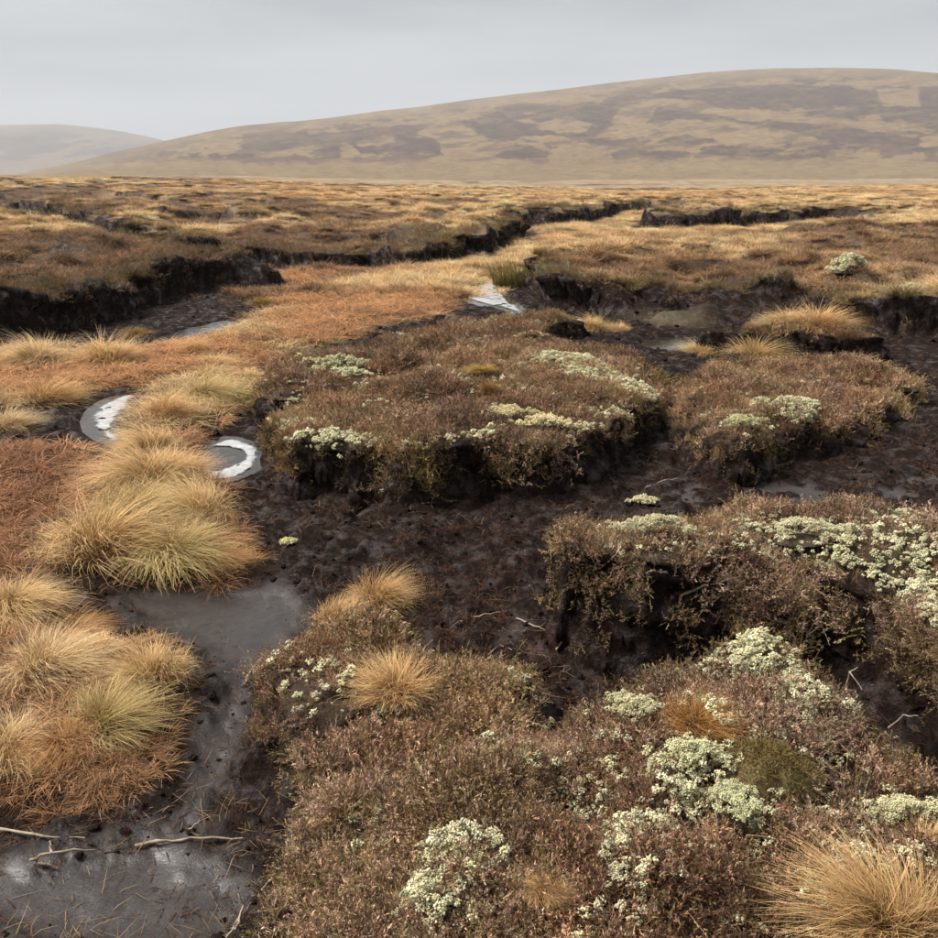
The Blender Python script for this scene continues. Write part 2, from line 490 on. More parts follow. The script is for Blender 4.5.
def floor_masks(x, y):
    """every field of the ground sheet at the given points"""
    shp = x.shape
    r = np.hypot(x, y)
    wob = 0.36 * fbm(x, y, 1.1, 4, 51) * (0.5 + np.minimum(r / 15, 2.0))
    d, w = sdf(FLP, x, y, FLW)
    w = np.where(w < 1.6, w * np.clip(1.15 + 1.5 * fbm(x, y, 2.2, 2, 52), .55, 3.0), w)
    d = d + wob * np.minimum(w, 1.0)                                   # + inside the channel
    k = np.clip(-d / w, 0, 1)
    prof = np.where(k < 1, 1 - (1 - k) ** 3.0, 1.0)
    up = upland(x, y)
    scarp = np.zeros(shp)
    for P, drop in SCARPS:
        bb = P.min(0) - 8, P.max(0) + 8
        m = (x > bb[0][0]) & (x < bb[1][0]) & (y > bb[0][1]) & (y < bb[1][1])
        if not m.any(): continue
        dd, s, fr = dist_polyline(P, x[m] + 0.3 * fbm(x[m], y[m], 1.5, 2, 61), y[m] + 0.5 * fbm(x[m], y[m], 2.0, 3, 62))
        e = np.where(s > 0, 1.0, np.exp(-(dd / 0.12) ** 2)) * np.exp(-(dd / (drop * 9)) ** 1.5) * sst(0, .12, fr) * sst(1, .88, fr)
        up[m] -= drop * e * sst(-0.05, 0.25, s)
        scarp[m] = np.maximum(scarp[m], np.exp(-((s - 0.16) / (0.22 + drop * .4)) ** 2) * sst(0, .1, fr) * sst(1, .9, fr) * (dd < 2))
    flo = 0.02 * fbm(x, y, 1.7, 3, 71)
    near = r < 40
    # wet skin
    wet = np.zeros(shp)
    xn, yn = x[near], y[near]
    wv = np.zeros(xn.shape)
    wn_ = 0.10 * fbm(xn, yn, 0.5, 4, 81)
    part = np.zeros(shp); pv = np.zeros(xn.shape)
    for P, kk in zip(WET, WETK):
        dw = sdf(P, xn, yn)
        if kk == 1: wv = np.maximum(wv, kk * sst(-0.10, 0.16, dw + wn_))
        else: pv = np.maximum(pv, kk * sst(-0.15, 0.25, dw + 2 * wn_))
    wet[near] = wv; part[near] = pv
    # mounds of the grassy islands, pool beds
    isl = np.full(shp, -9.0); sed = np.full(shp, -9.0); red = np.full(shp, -9.0); tan = np.full(shp, -9.0); pool = np.full(shp, -9.0)
    ie = np.maximum(sdf(ISLE_E, xn, yn), sdf(ISLE_L, xn, yn)); isl[near] = ie + 0.1 * fbm(xn, yn, .6, 3, 91)
    sed[near] = sdf(SEDGE, xn, yn) + 0.25 * fbm(xn, yn, 1.2, 3, 92)
    red[near] = sdf(REDSEDGE, xn, yn) + 0.1 * fbm(xn, yn, .7, 3, 93)
    tan[near] = sdf(TANP, xn, yn) + 0.1 * fbm(xn, yn, .7, 3, 94)
    for P in POOLS.values():
        pool[near] = np.maximum(pool[near], sdf(P.mean(0) + (P - P.mean(0)) * 1.15, xn, yn))
    veg = np.maximum(np.maximum(isl, sed), np.maximum(red, tan))
    flo = flo + 0.11 * sst(-0.05, 0.35, isl) + 0.06 * sst(-.1, .5, sed) + 0.07 * sst(-.1, .4, red) + 0.09 * sst(-.1, .4, tan)
    far_floor = sst(15.5, 18.5, r) * sst(0.5, 1.6, d)                       # the valley floor beyond is grassy
    flo = flo + 0.1 * far_floor * (1 + fbm(x, y, 3, 3, 95))
    bare = (1 - sst(-.12, .08, veg)) * (1 - far_floor)
    # broken peat: clods and trampled crumbs
    cl = np.abs(fbm(x, y, 0.42, 4, 101)) * 0.085 + np.abs(fbm(x, y, 0.15, 3, 103)) * 0.045 - 0.042
    cl2 = fbm(x, y, 0.06, 2, 107) * 0.018
    rough = bare * (1 - 0.93 * wet) * (1 - sst(-.14, .0, pool))
    res = np.exp(-r / 18)
    flo = flo + (cl + cl2) * rough * (0.25 + 0.75 * res) + 0.010 * fbm(x, y, .28, 3, 109) * wet - 0.02 * sst(0.4, 1, wet)
    lev = -0.034 + 0.050 * part + 0.006 * fbm(x, y, .8, 2, 108)
    pud = part * bare * sst(0.006, -0.004, flo - lev)
    flo = np.where(part > .02, np.maximum(flo, lev), flo)
    wet = np.maximum(wet, .9 * sst(0.1, .5, pud))
    flo = flo - 0.07 * sst(-0.06, 0.05, pool)
    z = flo * (1 - prof) + up * prof
    # crumbling bank faces
    face = np.clip(4 * prof * (1 - prof), 0, 1)
    z = z + face * (0.06 * fbm(x, y, 0.5, 4, 111) + 0.02 * fbm(x, y, .1, 2, 112)) * np.where(w < 2, 1.0, 0.2)
    bankturf = sst(0.975, 0.998, prof)
    bankturf = np.maximum(bankturf, sst(1.8, 3.5, w) * sst(-0.2, .3, -d))
    turf = np.maximum(bankturf, (1 - bare) * (1 - sst(.05, .4, prof)))
    turf = turf * (1 - sst(.55, .95, scarp) * 0.8)
    turf = np.maximum(turf, 0) * (1 - sst(0.0, 0.04, pool))
    return dict(z=z, d=d, w=w, prof=prof, wet=wet * (1 - prof), turf=turf, isl=isl, sed=sed, red=red, tan=tan, pool=pool, bare=bare, far=far_floor, scarp=scarp, r=r)

def tint_upland(x, y):
    """colour of the moor's vegetation: straw grass, red-brown heather, olive moss"""
    r = np.hypot(x, y); az = np.arctan2(x, y)
    straw = np.array([0.70, 0.515, 0.315]); rust = np.array([0.52, 0.31, 0.17]); heath = np.array([0.24, 0.15, 0.10]); pale = np.array([0.80, 0.63, 0.40])
    n1 = .55 * fbm(x, y, 5, 3, 121) + .75 * fbm(x, y, 34, 3, 122); n2 = .7 * fbm(x, y, 2.0, 3, 131) + .6 * fbm(x, y, 14, 3, 132)
    left = sst(-0.02, -0.34, az)
    h = sst(0.0, 0.5, n1 + 0.6 * left - 0.42 + 0.35 * n2 - 0.1 * sst(60, 150, r) * (1 - left))
    ru = sst(0.0, 0.6, n2 + 0.25 * left + .1)
    c = straw + (rust - straw) * (0.5 * ru)[..., None]
    c = c + (pale - c) * (0.8 * sst(0.0, .5, -n2))[..., None]
    c = c + (heath - c) * (0.85 * h)[..., None]
    return c, h

# ------------------------------------------------------------------ ground sheet
def lip_shift(x, y, F, gx, gy):
    gl = np.hypot(gx, gy) + 1e-6
    kk = -F['d'] / F['w']
    lipo = sst(.45, .95, F['prof']) * sst(2.2, .9, kk) * sst(1.3, .7, F['w']) * np.minimum(F['w'], .5) * .55 * (1 + .6 * fbm(x, y, .8, 3, 114))
    fc = np.clip(4 * F['prof'] * (1 - F['prof']), 0, 1) * (F['w'] < 1.7)
    a, b = x + F['z'] * 2.5, y - F['z'] * 1.7
    lipo = lipo + fc * (.13 * fbm(a, b, .5, 3, 115) + .09 * np.abs(fbm(a * 1.3 + F['z'] * 2, b, .17, 3, 116)))
    lipo = np.where((F['r'] < 150) & (F['r'] > 6), lipo, 0)
    return x + gx / gl * lipo, y + gy / gl * lipo

def build_ground():
    def ring(a, b, q):
        n = int(math.log(b / a) / math.log(q)); return a * (b / a) ** (np.arange(n) / n)
    rr = np.concatenate([ring(0.5, 1.5, 1.06), ring(1.5, 16, 1.0062), ring(16, 55, 1.0052), ring(55, 160, 1.0125), ring(160, 9000, 1.06), [9000.0]])
    fine = np.linspace(R(-33), R(33), 540)
    side = np.concatenate([R(33) + (R(180) - R(33)) * (np.arange(1, 61) / 60) ** 1.5])
    aa = np.concatenate([-side[::-1], fine, side])
    A, Q = np.meshgrid(aa, rr)
    x = Q * np.sin(A); y = Q * np.cos(A)
    F = floor_masks(x, y)
    # the bank's turf lip leans out over the channel, its face is crumbled
    dr = np.gradient(F['d'], rr, axis=0); da = np.gradient(F['d'], aa, axis=1) / Q
    gx = dr * np.sin(A) + da * np.cos(A); gy = dr * np.cos(A) - da * np.sin(A)
    x, y = lip_shift(x, y, F, gx, gy)
    tc, h = tint_upland(x, y)
    sedc = np.array([0.30, 0.135, 0.05])
    k = (sst(0, .5, F['sed']) * (1 - sst(.2, .6, F['prof'])))[..., None]
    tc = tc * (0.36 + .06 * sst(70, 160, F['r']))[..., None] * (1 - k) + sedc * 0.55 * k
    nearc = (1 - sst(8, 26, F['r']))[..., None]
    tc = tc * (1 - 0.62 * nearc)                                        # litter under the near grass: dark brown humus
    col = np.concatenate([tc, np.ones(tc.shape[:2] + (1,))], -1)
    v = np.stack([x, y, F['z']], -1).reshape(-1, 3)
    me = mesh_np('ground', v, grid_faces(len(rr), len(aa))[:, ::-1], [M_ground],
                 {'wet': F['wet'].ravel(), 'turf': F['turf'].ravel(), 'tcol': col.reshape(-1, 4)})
    return obj('ground', me, kind='structure', label='black peat floor and open straw-coloured moor')
ground = build_ground()

def gz(x, y):
    x = np.atleast_1d(np.asarray(x, float)); y = np.atleast_1d(np.asarray(y, float))
    return floor_masks(x, y)['z']

# ------------------------------------------------------------------ hills
SIL = [(-1500, 190), (-700, 186), (-200, 182), (0, 177), (40, 169), (80, 161), (120, 151), (160, 142), (205, 133), (250, 126), (330, 118), (380, 111), (420, 107), (470, 100),
       (520, 94), (560, 90), (600, 85), (640, 80), (700, 74), (740, 71), (780, 69), (850, 69), (900, 71), (938, 74), (1050, 84), (1300, 120), (1700, 165), (2200, 180)]
H_TAN = [[(612, 121), (622, 108), (650, 101), (660, 100), (648, 121), (632, 127)], [(537, 124), (555, 119), (574, 118), (593, 124), (587, 131), (558, 133)],
         [(518, 138), (535, 136), (561, 137), (571, 140), (542, 142.5)], [(553, 151), (561, 146), (587, 143), (609, 146), (587, 154), (555, 157.5)],
         [(355, 142.5), (392, 137), (395, 142.5), (360, 148)], [(443, 117.5), (462, 124), (478, 135), (510, 144), (484, 159), (443, 159), (440, 140), (417, 133.5)],
         [(667, 103), (718, 108), (772, 113), (830, 119), (884, 124), (913, 135), (862, 129), (798, 122), (734, 119), (695, 111)],
         [(876, 89), (916, 89), (918, 105), (881, 103)], [(655, 128), (690, 120), (740, 124), (790, 134), (780, 142), (720, 141), (690, 132)]]
H_DARK = [[(462, 122), (503, 114), (529, 125), (571, 137), (542, 137), (516, 140), (487, 137)], [(487, 159), (503, 151), (529, 146), (548, 153), (545, 158)],
          [(519, 117), (555, 108), (593, 101), (615, 106), (612, 124), (596, 137), (574, 138), (580, 132), (593, 125), (574, 117), (539, 122)],
          [(638, 95), (718, 87), (798, 84), (868, 90), (881, 105), (830, 108), (766, 108), (702, 101)],
          [(651, 108), (670, 108), (734, 119), (798, 122), (862, 129), (919, 138), (916, 146), (830, 143), (791, 130), (734, 122), (686, 119), (648, 124)],
          [(875, 108), (938, 105), (1020, 108), (1020, 132), (938, 130), (910, 121), (887, 121)], [(654, 143), (680, 135), (721, 140), (695, 146)],
          [(695, 154), (734, 146), (791, 148), (766, 157)], [(918, 87), (1018, 87), (1018, 105), (918, 105)], [(352, 147), (400, 136), (432, 138), (441, 146), (442, 155), (400, 152), (360, 155)],
          [(640, 150), (690, 152), (685, 158), (640, 158)]]

def pixpoly_in(P, px, py):
    P = np.array(P, float)
    return sdf(P, px, py)

def hill_mesh(name, sil, r0, r1, r2, azr, nfine, nr, seed, patches):
    s = np.array(sil, float)
    # silhouette pixel -> azimuth and tangent of elevation
    u = (s[:, 0] - 469) / FPX; v = (469 - s[:, 1]) / FPX
    dx, dy, dz = u, CP + v * SP, -SP + v * CP
    saz = np.arctan2(dx, dy); sel = dz / np.hypot(dx, dy)
    az = np.concatenate([np.linspace(azr[0], R(-29), 40)[:-1], np.linspace(R(-29), R(29), nfine), np.linspace(R(29), azr[1], 40)[1:]])
    el = np.interp(az, saz, sel)
    ker = np.ones(5) / 5
    el = np.convolve(np.pad(el, 2, mode='edge'), ker, 'valid')
    q = np.concatenate([np.linspace(0, 1, nr), 1 + np.linspace(0.03, 1, 24)])
    A, U = np.meshgrid(az, q)
    rr = np.where(U <= 1, r0 + (r1 - r0) * U, r1 + (r2 - r1) * (U - 1))
    zr = np.maximum(np.interp(A, az, el) * r1 + CAM_H, -3)
    S = np.where(U <= 1, np.maximum(U, 0) ** 1.45 * (2.0 - 1.0 * U), 1 - 0.8 * np.clip(U - 1, 0, 1) ** 1.6 + 0.25 * np.clip(U - 1, 0, 1) * 0)
    x = rr * np.sin(A); y = rr * np.cos(A)
    z = zr * S
    z = z + np.where(zr > 20, 1, zr / 20) * (np.clip(U, 0, 1) * (1 - sst(.75, 1, U))) * (16 * fbm(x, y, 520, 4, seed) - 7 * np.abs(fbm(x, y, 240, 3, seed + 5)))
    z = z - 1.0 * (1 - sst(0, .08, U))
    px, py = proj(x, y, z)
    tan = np.array([0.165, 0.112, 0.062]); tan2 = np.array([0.225, 0.162, 0.086]); dark = np.array([0.068, 0.046, 0.038])
    # heather burnt in strips: streaks that follow the slope
    sy = (py - 178) + (px - 469) * 0.10
    n = fbm(px / 5.0, sy, 9, 5, seed + 9, 0.62)
    n2 = fbm(px / 1.8, py * 1.5, 6, 4, seed + 15, .7)
    st = fbm(px / 7.0 + 40, sy * 1.0 + 9, 4.2, 4, seed + 30, .6)                  # fine strips along the slope
    dk = sst(-0.10, 0.22, n + 0.4 * n2 + 0.22 * sst(480, 300, px)) * 0.75
    # foot of the hill: pale grass
    foot = sst(166, 158, py + 4 * n2)
    dk = dk * foot
    if patches:
        wx = px + 2.5 * fbm(px, py, 14, 3, seed + 20); wy = py + 1.6 * fbm(px, py, 10, 3, seed + 21)
        for P in H_DARK:
            dk = np.maximum(dk, 0.95 * sst(-1.2, 0.8, pixpoly_in(P, wx, wy)) * (1 - 0.5 * sst(.05, .35, st + .35 * n2)))
        for P in H_TAN:
            dk = dk * (1 - 0.93 * sst(-1.0, 0.6, pixpoly_in(P, wx, wy)))
        dk = np.maximum(dk, .45 * sst(.2, .4, st + .3 * n) * foot)
    top = sst(14, 3, py - np.interp(px, s[:, 0], s[:, 1]))                       # grassier crest
    dk = dk * (1 - .6 * top)
    base = tan + (tan2 - tan) * (0.5 + 0.5 * np.clip(n2 * 1.5, -1, 1))[..., None]
    c = base + (dark - base) * np.clip(dk + 0.28 * n2 + .18 * st, 0, 1)[..., None]
    col = np.concatenate([c, np.ones(c.shape[:2] + (1,))], -1)
    return mesh_np(name, np.stack([x, y, z], -1).reshape(-1, 3), grid_faces(len(q), len(az))[:, ::-1], [M_hill], {'tcol': col.reshape(-1, 4)})

def hill_material():
    m, nt = new_mat('hill_heath'); b = NB(nt)
    out = b.n('ShaderNodeOutputMaterial'); bs = b.n('ShaderNodeBsdfPrincipled')
    tc = b.n('ShaderNodeTexCoord').outputs['Object']
    n = b.noise(0.06, 6, 0.7, tc)
    c = b.mix(1.0, b.attr('tcol').outputs['Color'], b.ramp(n, [(0.3, (0.78, 0.78, 0.8)), (0.7, (1.2, 1.2, 1.18))]), 'MULTIPLY')
    b.l(c, bs.inputs['Base Color']); bs.inputs['Roughness'].default_value = 1.0; bs.inputs['Specular IOR Level'].default_value = 0.0
    b.l(bs.outputs[0], out.inputs['Surface'])
    return m
M_hill = hill_material()
obj('hill', hill_mesh('hill', SIL, 900, 2600, 4200, (R(-75), R(75)), 720, 230, 201, True), kind='structure',
    label='broad hill patched with burnt heather strips behind the moor')
SIL2 = [(-1200, 150), (-500, 140), (-150, 129), (-60, 126), (0, 125), (60, 124), (90, 127), (120, 131), (150, 137), (185, 146), (230, 158), (300, 172), (400, 180), (900, 185)]
obj('far_hill', hill_mesh('far_hill', SIL2, 3600, 5600, 7600, (R(-75), R(5)), 420, 120, 301, False), kind='structure',
    label='pale far hill beyond the left end of the moor')

# ------------------------------------------------------------------ plant meshes
def blades(seed, n, Rad, L, W, lean=(0.1, 1.0), bend=(0.3, 1.1), segs=4, green=0.15, wind=(0, 0), dome=0.0):
    """arching grass blades from a common foot: verts, quads, bl attribute"""
    g = np.random.default_rng(seed)
    rad = Rad * np.sqrt(g.random(n)); th = g.random(n) * 2 * math.pi
    rx = rad * np.cos(th); ry = rad * np.sin(th)
    lock = fbm(rx / max(Rad, 1e-6), ry / max(Rad, 1e-6), .6, 2, seed)
    az = th + 1.7 * lock + g.normal(0, 0.42, n) * (1 + 2.5 * np.clip(1 - rad / max(Rad, 1e-6), 0, 1) ** 1.5)
    f = rad / max(Rad, 1e-6)
    a0 = lean[0] + (lean[1] - lean[0]) * np.clip(f * 0.75 + 0.25 * g.random(n), 0, 1) + g.normal(0, .1, n)
    bd = bend[0] + (bend[1] - bend[0]) * np.clip(g.random(n) + .35 * fbm(rx / max(Rad, 1e-6) + 9, ry / max(Rad, 1e-6), .5, 2, seed + 1), 0, 1.2)
    ln = L * (0.45 + 0.75 * g.random(n))
    px = rx.copy(); py = ry.copy(); pz = dome * (1 - f ** 2) - 0.015
    tw = g.normal(0, 0.6, n)
    lev = []
    ca, sa = np.cos(az), np.sin(az)
    for k in range(segs + 1):
        t = k / segs
        wd = W * (1 - 0.85 * t ** 1.5) * (0.7 + 0.6 * g.random(1)[0])
        wx = -np.sin(az + tw) * wd * .5; wy = np.cos(az + tw) * wd * .5
        lev.append((np.stack([px - wx, py - wy, pz], 1), np.stack([px + wx, py + wy, pz], 1)))
        ang = a0 + bd * t * 1.35
        st = ln / segs
        jx = g.normal(0, .04, n); 
        px = px + st * (np.sin(ang) * np.cos(az + jx) + wind[0] * t); py = py + st * (np.sin(ang) * np.sin(az + jx) + wind[1] * t)
        pz = pz + st * np.cos(ang)
        pz = np.maximum(pz, -0.01 + 0.008 * g.random(n))
    v = np.stack([q for ab in lev for q in ab], 1)          # n, 2*(segs+1), 3
    nv = 2 * (segs + 1)
    base = (np.arange(n) * nv)[:, None, None]
    kk = np.arange(segs)[None, :, None] * 2
    q = np.concatenate([base + kk, base + kk + 1, base + kk + 3, base + kk + 2], 2).reshape(-1, 4)
    rnd = g.random(n); grn = (g.random(n) < green) * (0.4 + 0.6 * g.random(n)) * (1 - 0.5 * f)
    bl = np.zeros((n, nv, 4)); bl[..., 3] = 1
    bl[..., 0] = np.repeat(np.linspace(0, 1, segs + 1), 2)[None]
    bl[..., 1] = rnd[:, None]
    bl[..., 2] = grn[:, None] * (1 - 0.8 * bl[..., 0])
    return v.reshape(-1, 3), q, bl.reshape(-1, 4)

def heather_mesh(seed, stems=9, H=0.10, leaves=26, spread=0.05):
    """wiry twigs with scale-like leaves"""
    g = np.random.default_rng(seed)
    V = []; Fq = []; Ft = []; B = []
    def strip(pts, w0, w1, rnd):
        o = len(V)
        n = len(pts)
        az = g.random() * 6.28
        for i, p in enumerate(pts):
            w = w0 + (w1 - w0) * i / (n - 1)
            d = np.array([math.cos(az), math.sin(az), 0]) * w * .5
            V.append(p - d); V.append(p + d)
            B.append((0.15 + 0.3 * i / n, rnd, 0, 1)); B.append((0.15 + 0.3 * i / n, rnd, 0, 1))
        for i in range(n - 1):
            Fq.append((o + 2 * i, o + 2 * i + 1, o + 2 * i + 3, o + 2 * i + 2))
    def leaf(p, d, l, w, rnd, grn):
        o = len(V)
        side = np.cross(d, g.normal(0, 1, 3)); side /= (np.linalg.norm(side) + 1e-9)
        V.extend([p - side * w, p + side * w, p + d * l])
        B.extend([(0.5, rnd, grn, 1), (0.6, rnd, grn, 1), (1.0, rnd, grn, 1)])
        Ft.append((o, o + 1, o + 2))
    for s in range(stems):
        p = np.array([g.normal(0, spread * .6), g.normal(0, spread * .6), -0.02])
        az = g.random() * 6.28; tilt = abs(g.normal(0.35, 0.3))
        d = np.array([math.cos(az) * math.sin(tilt), math.sin(az) * math.sin(tilt), math.cos(tilt)])
        hh = H * (0.6 + 0.6 * g.random())
        pts = [p]
        for k in range(3):
            d = d + g.normal(0, 0.22, 3); d /= np.linalg.norm(d)
            pts.append(pts[-1] + d * hh / 3)
        rnd = g.random()
        strip(pts, 0.0022, 0.001, rnd)
        tips = [(pts[1], pts[3])]
        for k in range(2):
            a = pts[1 + k % 2]
            e = a + (d + g.normal(0, 0.6, 3)) * hh * 0.35
            strip([a, e], 0.0013, 0.0008, rnd); tips.append((a, e))
        grn = float(g.random() < 0.25) * g.random()
        for k in range(leaves):
            a, e = tips[int(g.integers(len(tips)))]
            t = g.random() ** 0.6
            c = a + (e - a) * t + g.normal(0, 0.002, 3)
            dd = (e - a); dd = dd / (np.linalg.norm(dd) + 1e-9) + g.normal(0, 0.55, 3)
            dd /= np.linalg.norm(dd)
            leaf(c, dd, 0.006 + 0.007 * g.random(), 0.0011 + 0.0012 * g.random(), min(1, max(0, rnd + g.normal(0, .25))), grn)
    return np.array(V), [np.array(Fq), np.array(Ft)], np.array(B)

def lichen_mesh(seed, n=26, Rad=0.022, blob=0.20):
    """a crumb of reindeer lichen: a curd of small knobbly lobes with a few stubby horns"""
    g = np.random.default_rng(seed)
    V = []; F = []; B = []
    oct_v = np.array([(1, 0, 0), (0, 1, 0), (-1, 0, 0), (0, -1, 0), (0, 0, 1), (0, 0, -1)], float)
    oct_f = np.array([(0, 1, 4), (1, 2, 4), (2, 3, 4), (3, 0, 4), (1, 0, 5), (2, 1, 5), (3, 2, 5), (0, 3, 5)])
    for i in range(n):
        th = g.random() * 6.28; el = math.acos(1 - g.random() * 0.95)
        d = np.array([math.sin(el) * math.cos(th), math.sin(el) * math.sin(th), math.cos(el) * .85])
        rr = Rad * (0.55 + 0.45 * g.random())
        p = d * rr
        sz = Rad * blob * (0.6 + 0.8 * g.random())
        Q = np.linalg.qr(g.normal(0, 1, (3, 3)))[0]
        v = oct_v * (1 + .35 * g.normal(0, 1, (6, 1))).clip(.4, 1.7) * sz
        v[4] *= 1.0 + 1.1 * g.random()
        o = len(V) * 6
        V.append(v @ Q.T + p); F.append(oct_f + o)
        b = np.zeros((6, 4)); b[:, 0] = np.clip(rr / Rad * .8 + .2 * g.random(), 0, 1); b[:, 1] = g.random(); b[:, 3] = 1
        B.append(b)
    return np.concatenate(V), np.concatenate(F), np.concatenate(B)

def crumb_mesh(seed):
    import bmesh
    bm = bmesh.new(); bmesh.ops.create_icosphere(bm, subdivisions=2, radius=1)
    g = np.random.default_rng(seed)
    o = g.random(3) * 50
    for v in bm.verts:
        c = np.array(v.co)
        k = 0.75 + 0.35 * fbm(np.array([c[0] + o[0] + c[2]]), np.array([c[1] + o[1] - c[2] * .7]), 0.9, 3, seed)[0]
        v.co = Vector((c[0] * k, c[1] * k * .85, c[2] * k * .6))
    me = bpy.data.meshes.new('crumb'); bm.to_mesh(me); bm.free()
    me.materials.append(M_peatI)
    return me

def proto_collection(name, meshes):
    c = bpy.data.collections.new(name)
    for i, me in enumerate(meshes):
        c.objects.link(bpy.data.objects.new('%s_%02d' % (name, i), me))
    c['n'] = len(meshes)
    return c

def vm(name, data, mat):
    v, f, b = data
    return mesh_np(name, v, f, [mat], {'bl': b}, smooth=False)

COL_TUFT = proto_collection('grass_tuft', [vm('grass_tuft', blades(500 + i, 90, .05, .20 + .03 * (i % 3), .0042, (.1, .9), (.3, 1.2), 3, .12), M_grassI) for i in range(6)])
COL_BIG = proto_collection('grass_hummock', [vm('grass_hummock', blades(520 + i, 230, .20, .34, .012, (.15, 1.1), (.4, 1.2), 3, .12), M_grassI) for i in range(5)])
COL_WISP = proto_collection('straw_wisp', [vm('straw_wisp', blades(530 + i, 14, .06, .17, .0026, (.2, 1.3), (.2, 1.2), 3, .05), M_grassI) for i in range(6)])
COL_SEDGE = proto_collection('sedge_tuft', [vm('sedge_tuft', blades(540 + i, 34, .05, .15 + .03 * (i % 3), .005, (.2, 1.2), (.5, 1.6), 3, .03), M_grassI) for i in range(6)])
COL_HEATH = proto_collection('heather_sprig', [vm('heather_sprig', heather_mesh(560 + i), M_heathI) for i in range(7)])
COL_LICH = proto_collection('lichen_crumb', [vm('lichen_crumb', lichen_mesh(580 + i), M_lichI) for i in range(6)])
COL_CRUMB = proto_collection('peat_crumb', [crumb_mesh(600 + i) for i in range(6)])

def scatter_tree(col):
    ng = bpy.data.node_groups.new('scatter_' + col.name, 'GeometryNodeTree')
    ng.interface.new_socket('Geometry', in_out='INPUT', socket_type='NodeSocketGeometry')
    ng.interface.new_socket('Geometry', in_out='OUTPUT', socket_type='NodeSocketGeometry')
    N = ng.nodes; Lk = ng.links
    gi = N.new('NodeGroupInput'); go = N.new('NodeGroupOutput')
    mp = N.new('GeometryNodeMeshToPoints'); ip = N.new('GeometryNodeInstanceOnPoints')
    ci = N.new('GeometryNodeCollectionInfo')
    ci.inputs['Collection'].default_value = col
    ci.inputs['Separate Children'].default_value = True
    ci.inputs['Reset Children'].default_value = True
    def na(name, t):
        x = N.new('GeometryNodeInputNamedAttribute'); x.data_type = t; x.inputs['Name'].default_value = name
        return x.outputs['Attribute']
    ip.inputs['Pick Instance'].default_value = True
    Lk.new(gi.outputs[0], mp.inputs['Mesh']); Lk.new(mp.outputs[0], ip.inputs['Points'])
    Lk.new(ci.outputs[0], ip.inputs['Instance'])
    fi = N.new('FunctionNodeFloatToInt'); Lk.new(na('idx', 'FLOAT'), fi.inputs[0]); Lk.new(fi.outputs[0], ip.inputs['Instance Index'])
    e2r = N.new('FunctionNodeEulerToRotation'); Lk.new(na('rot', 'FLOAT_VECTOR'), e2r.inputs[0])
    Lk.new(e2r.outputs[0], ip.inputs['Rotation']); Lk.new(na('scl', 'FLOAT_VECTOR'), ip.inputs['Scale'])
    Lk.new(ip.outputs[0], go.inputs[0])
    return ng
TREES = {}
def scatter(name, col, pts, nrm, scl, tint, parent=None, label=None, cat=None, up=0.5, seed=1, flat=1.0):
    if len(pts) == 0: return None
    g = np.random.default_rng(seed)
    n = len(pts)
    nn = nrm * (1 - up) + np.array([0, 0, up]); nn /= np.linalg.norm(nn, axis=1)[:, None]
    yaw = g.random(n) * 2 * math.pi
    cx = nn[:, 0] * np.cos(yaw) + nn[:, 1] * np.sin(yaw); cy = -nn[:, 0] * np.sin(yaw) + nn[:, 1] * np.cos(yaw)
    a = -np.arcsin(np.clip(cy, -1, 1)); bb = np.arctan2(cx, nn[:, 2])
    rot = np.stack([a, bb, yaw], 1)
    scl = np.asarray(scl)
    s3 = np.stack([scl, scl, scl * flat], 1) if scl.ndim == 1 else scl
    me = mesh_np(name, pts, None, [], {'rot': rot, 'scl': s3, 'idx': g.integers(0, col['n'], n).astype(float) + 0.1,
                                       'tint': np.concatenate([np.clip(tint, 0, 1), np.ones((n, 1))], 1)})
    o = obj(name, me, parent, label, cat, kind='stuff')
    if col.name not in TREES: TREES[col.name] = scatter_tree(col)
    md = o.modifiers.new('scatter', 'NODES'); md.node_group = TREES[col.name]
    return o

def jit(n, base, amt, g):
    """tint with random brightness and slight hue change"""
    base = np.asarray(base, float)
    b = np.broadcast_to(base, (n, 3)) * (1 + amt * g.normal(0, 1, (n, 1)))
    return np.clip(b * (1 + 0.025 * g.normal(0, 1, (n, 3))), 0.005, 1)

# ------------------------------------------------------------------ peat hags
HEATHER_C = np.array([0.36, 0.228, 0.155]); HEATHER_G = np.array([0.50, 0.39, 0.31]); OLIVE = np.array([0.30, 0.235, 0.10])
RUSTH = np.array([0.56, 0.35, 0.21]); LICHEN = np.array([0.74, 0.70, 0.48]); STRAW = np.array([0.64, 0.48, 0.27])

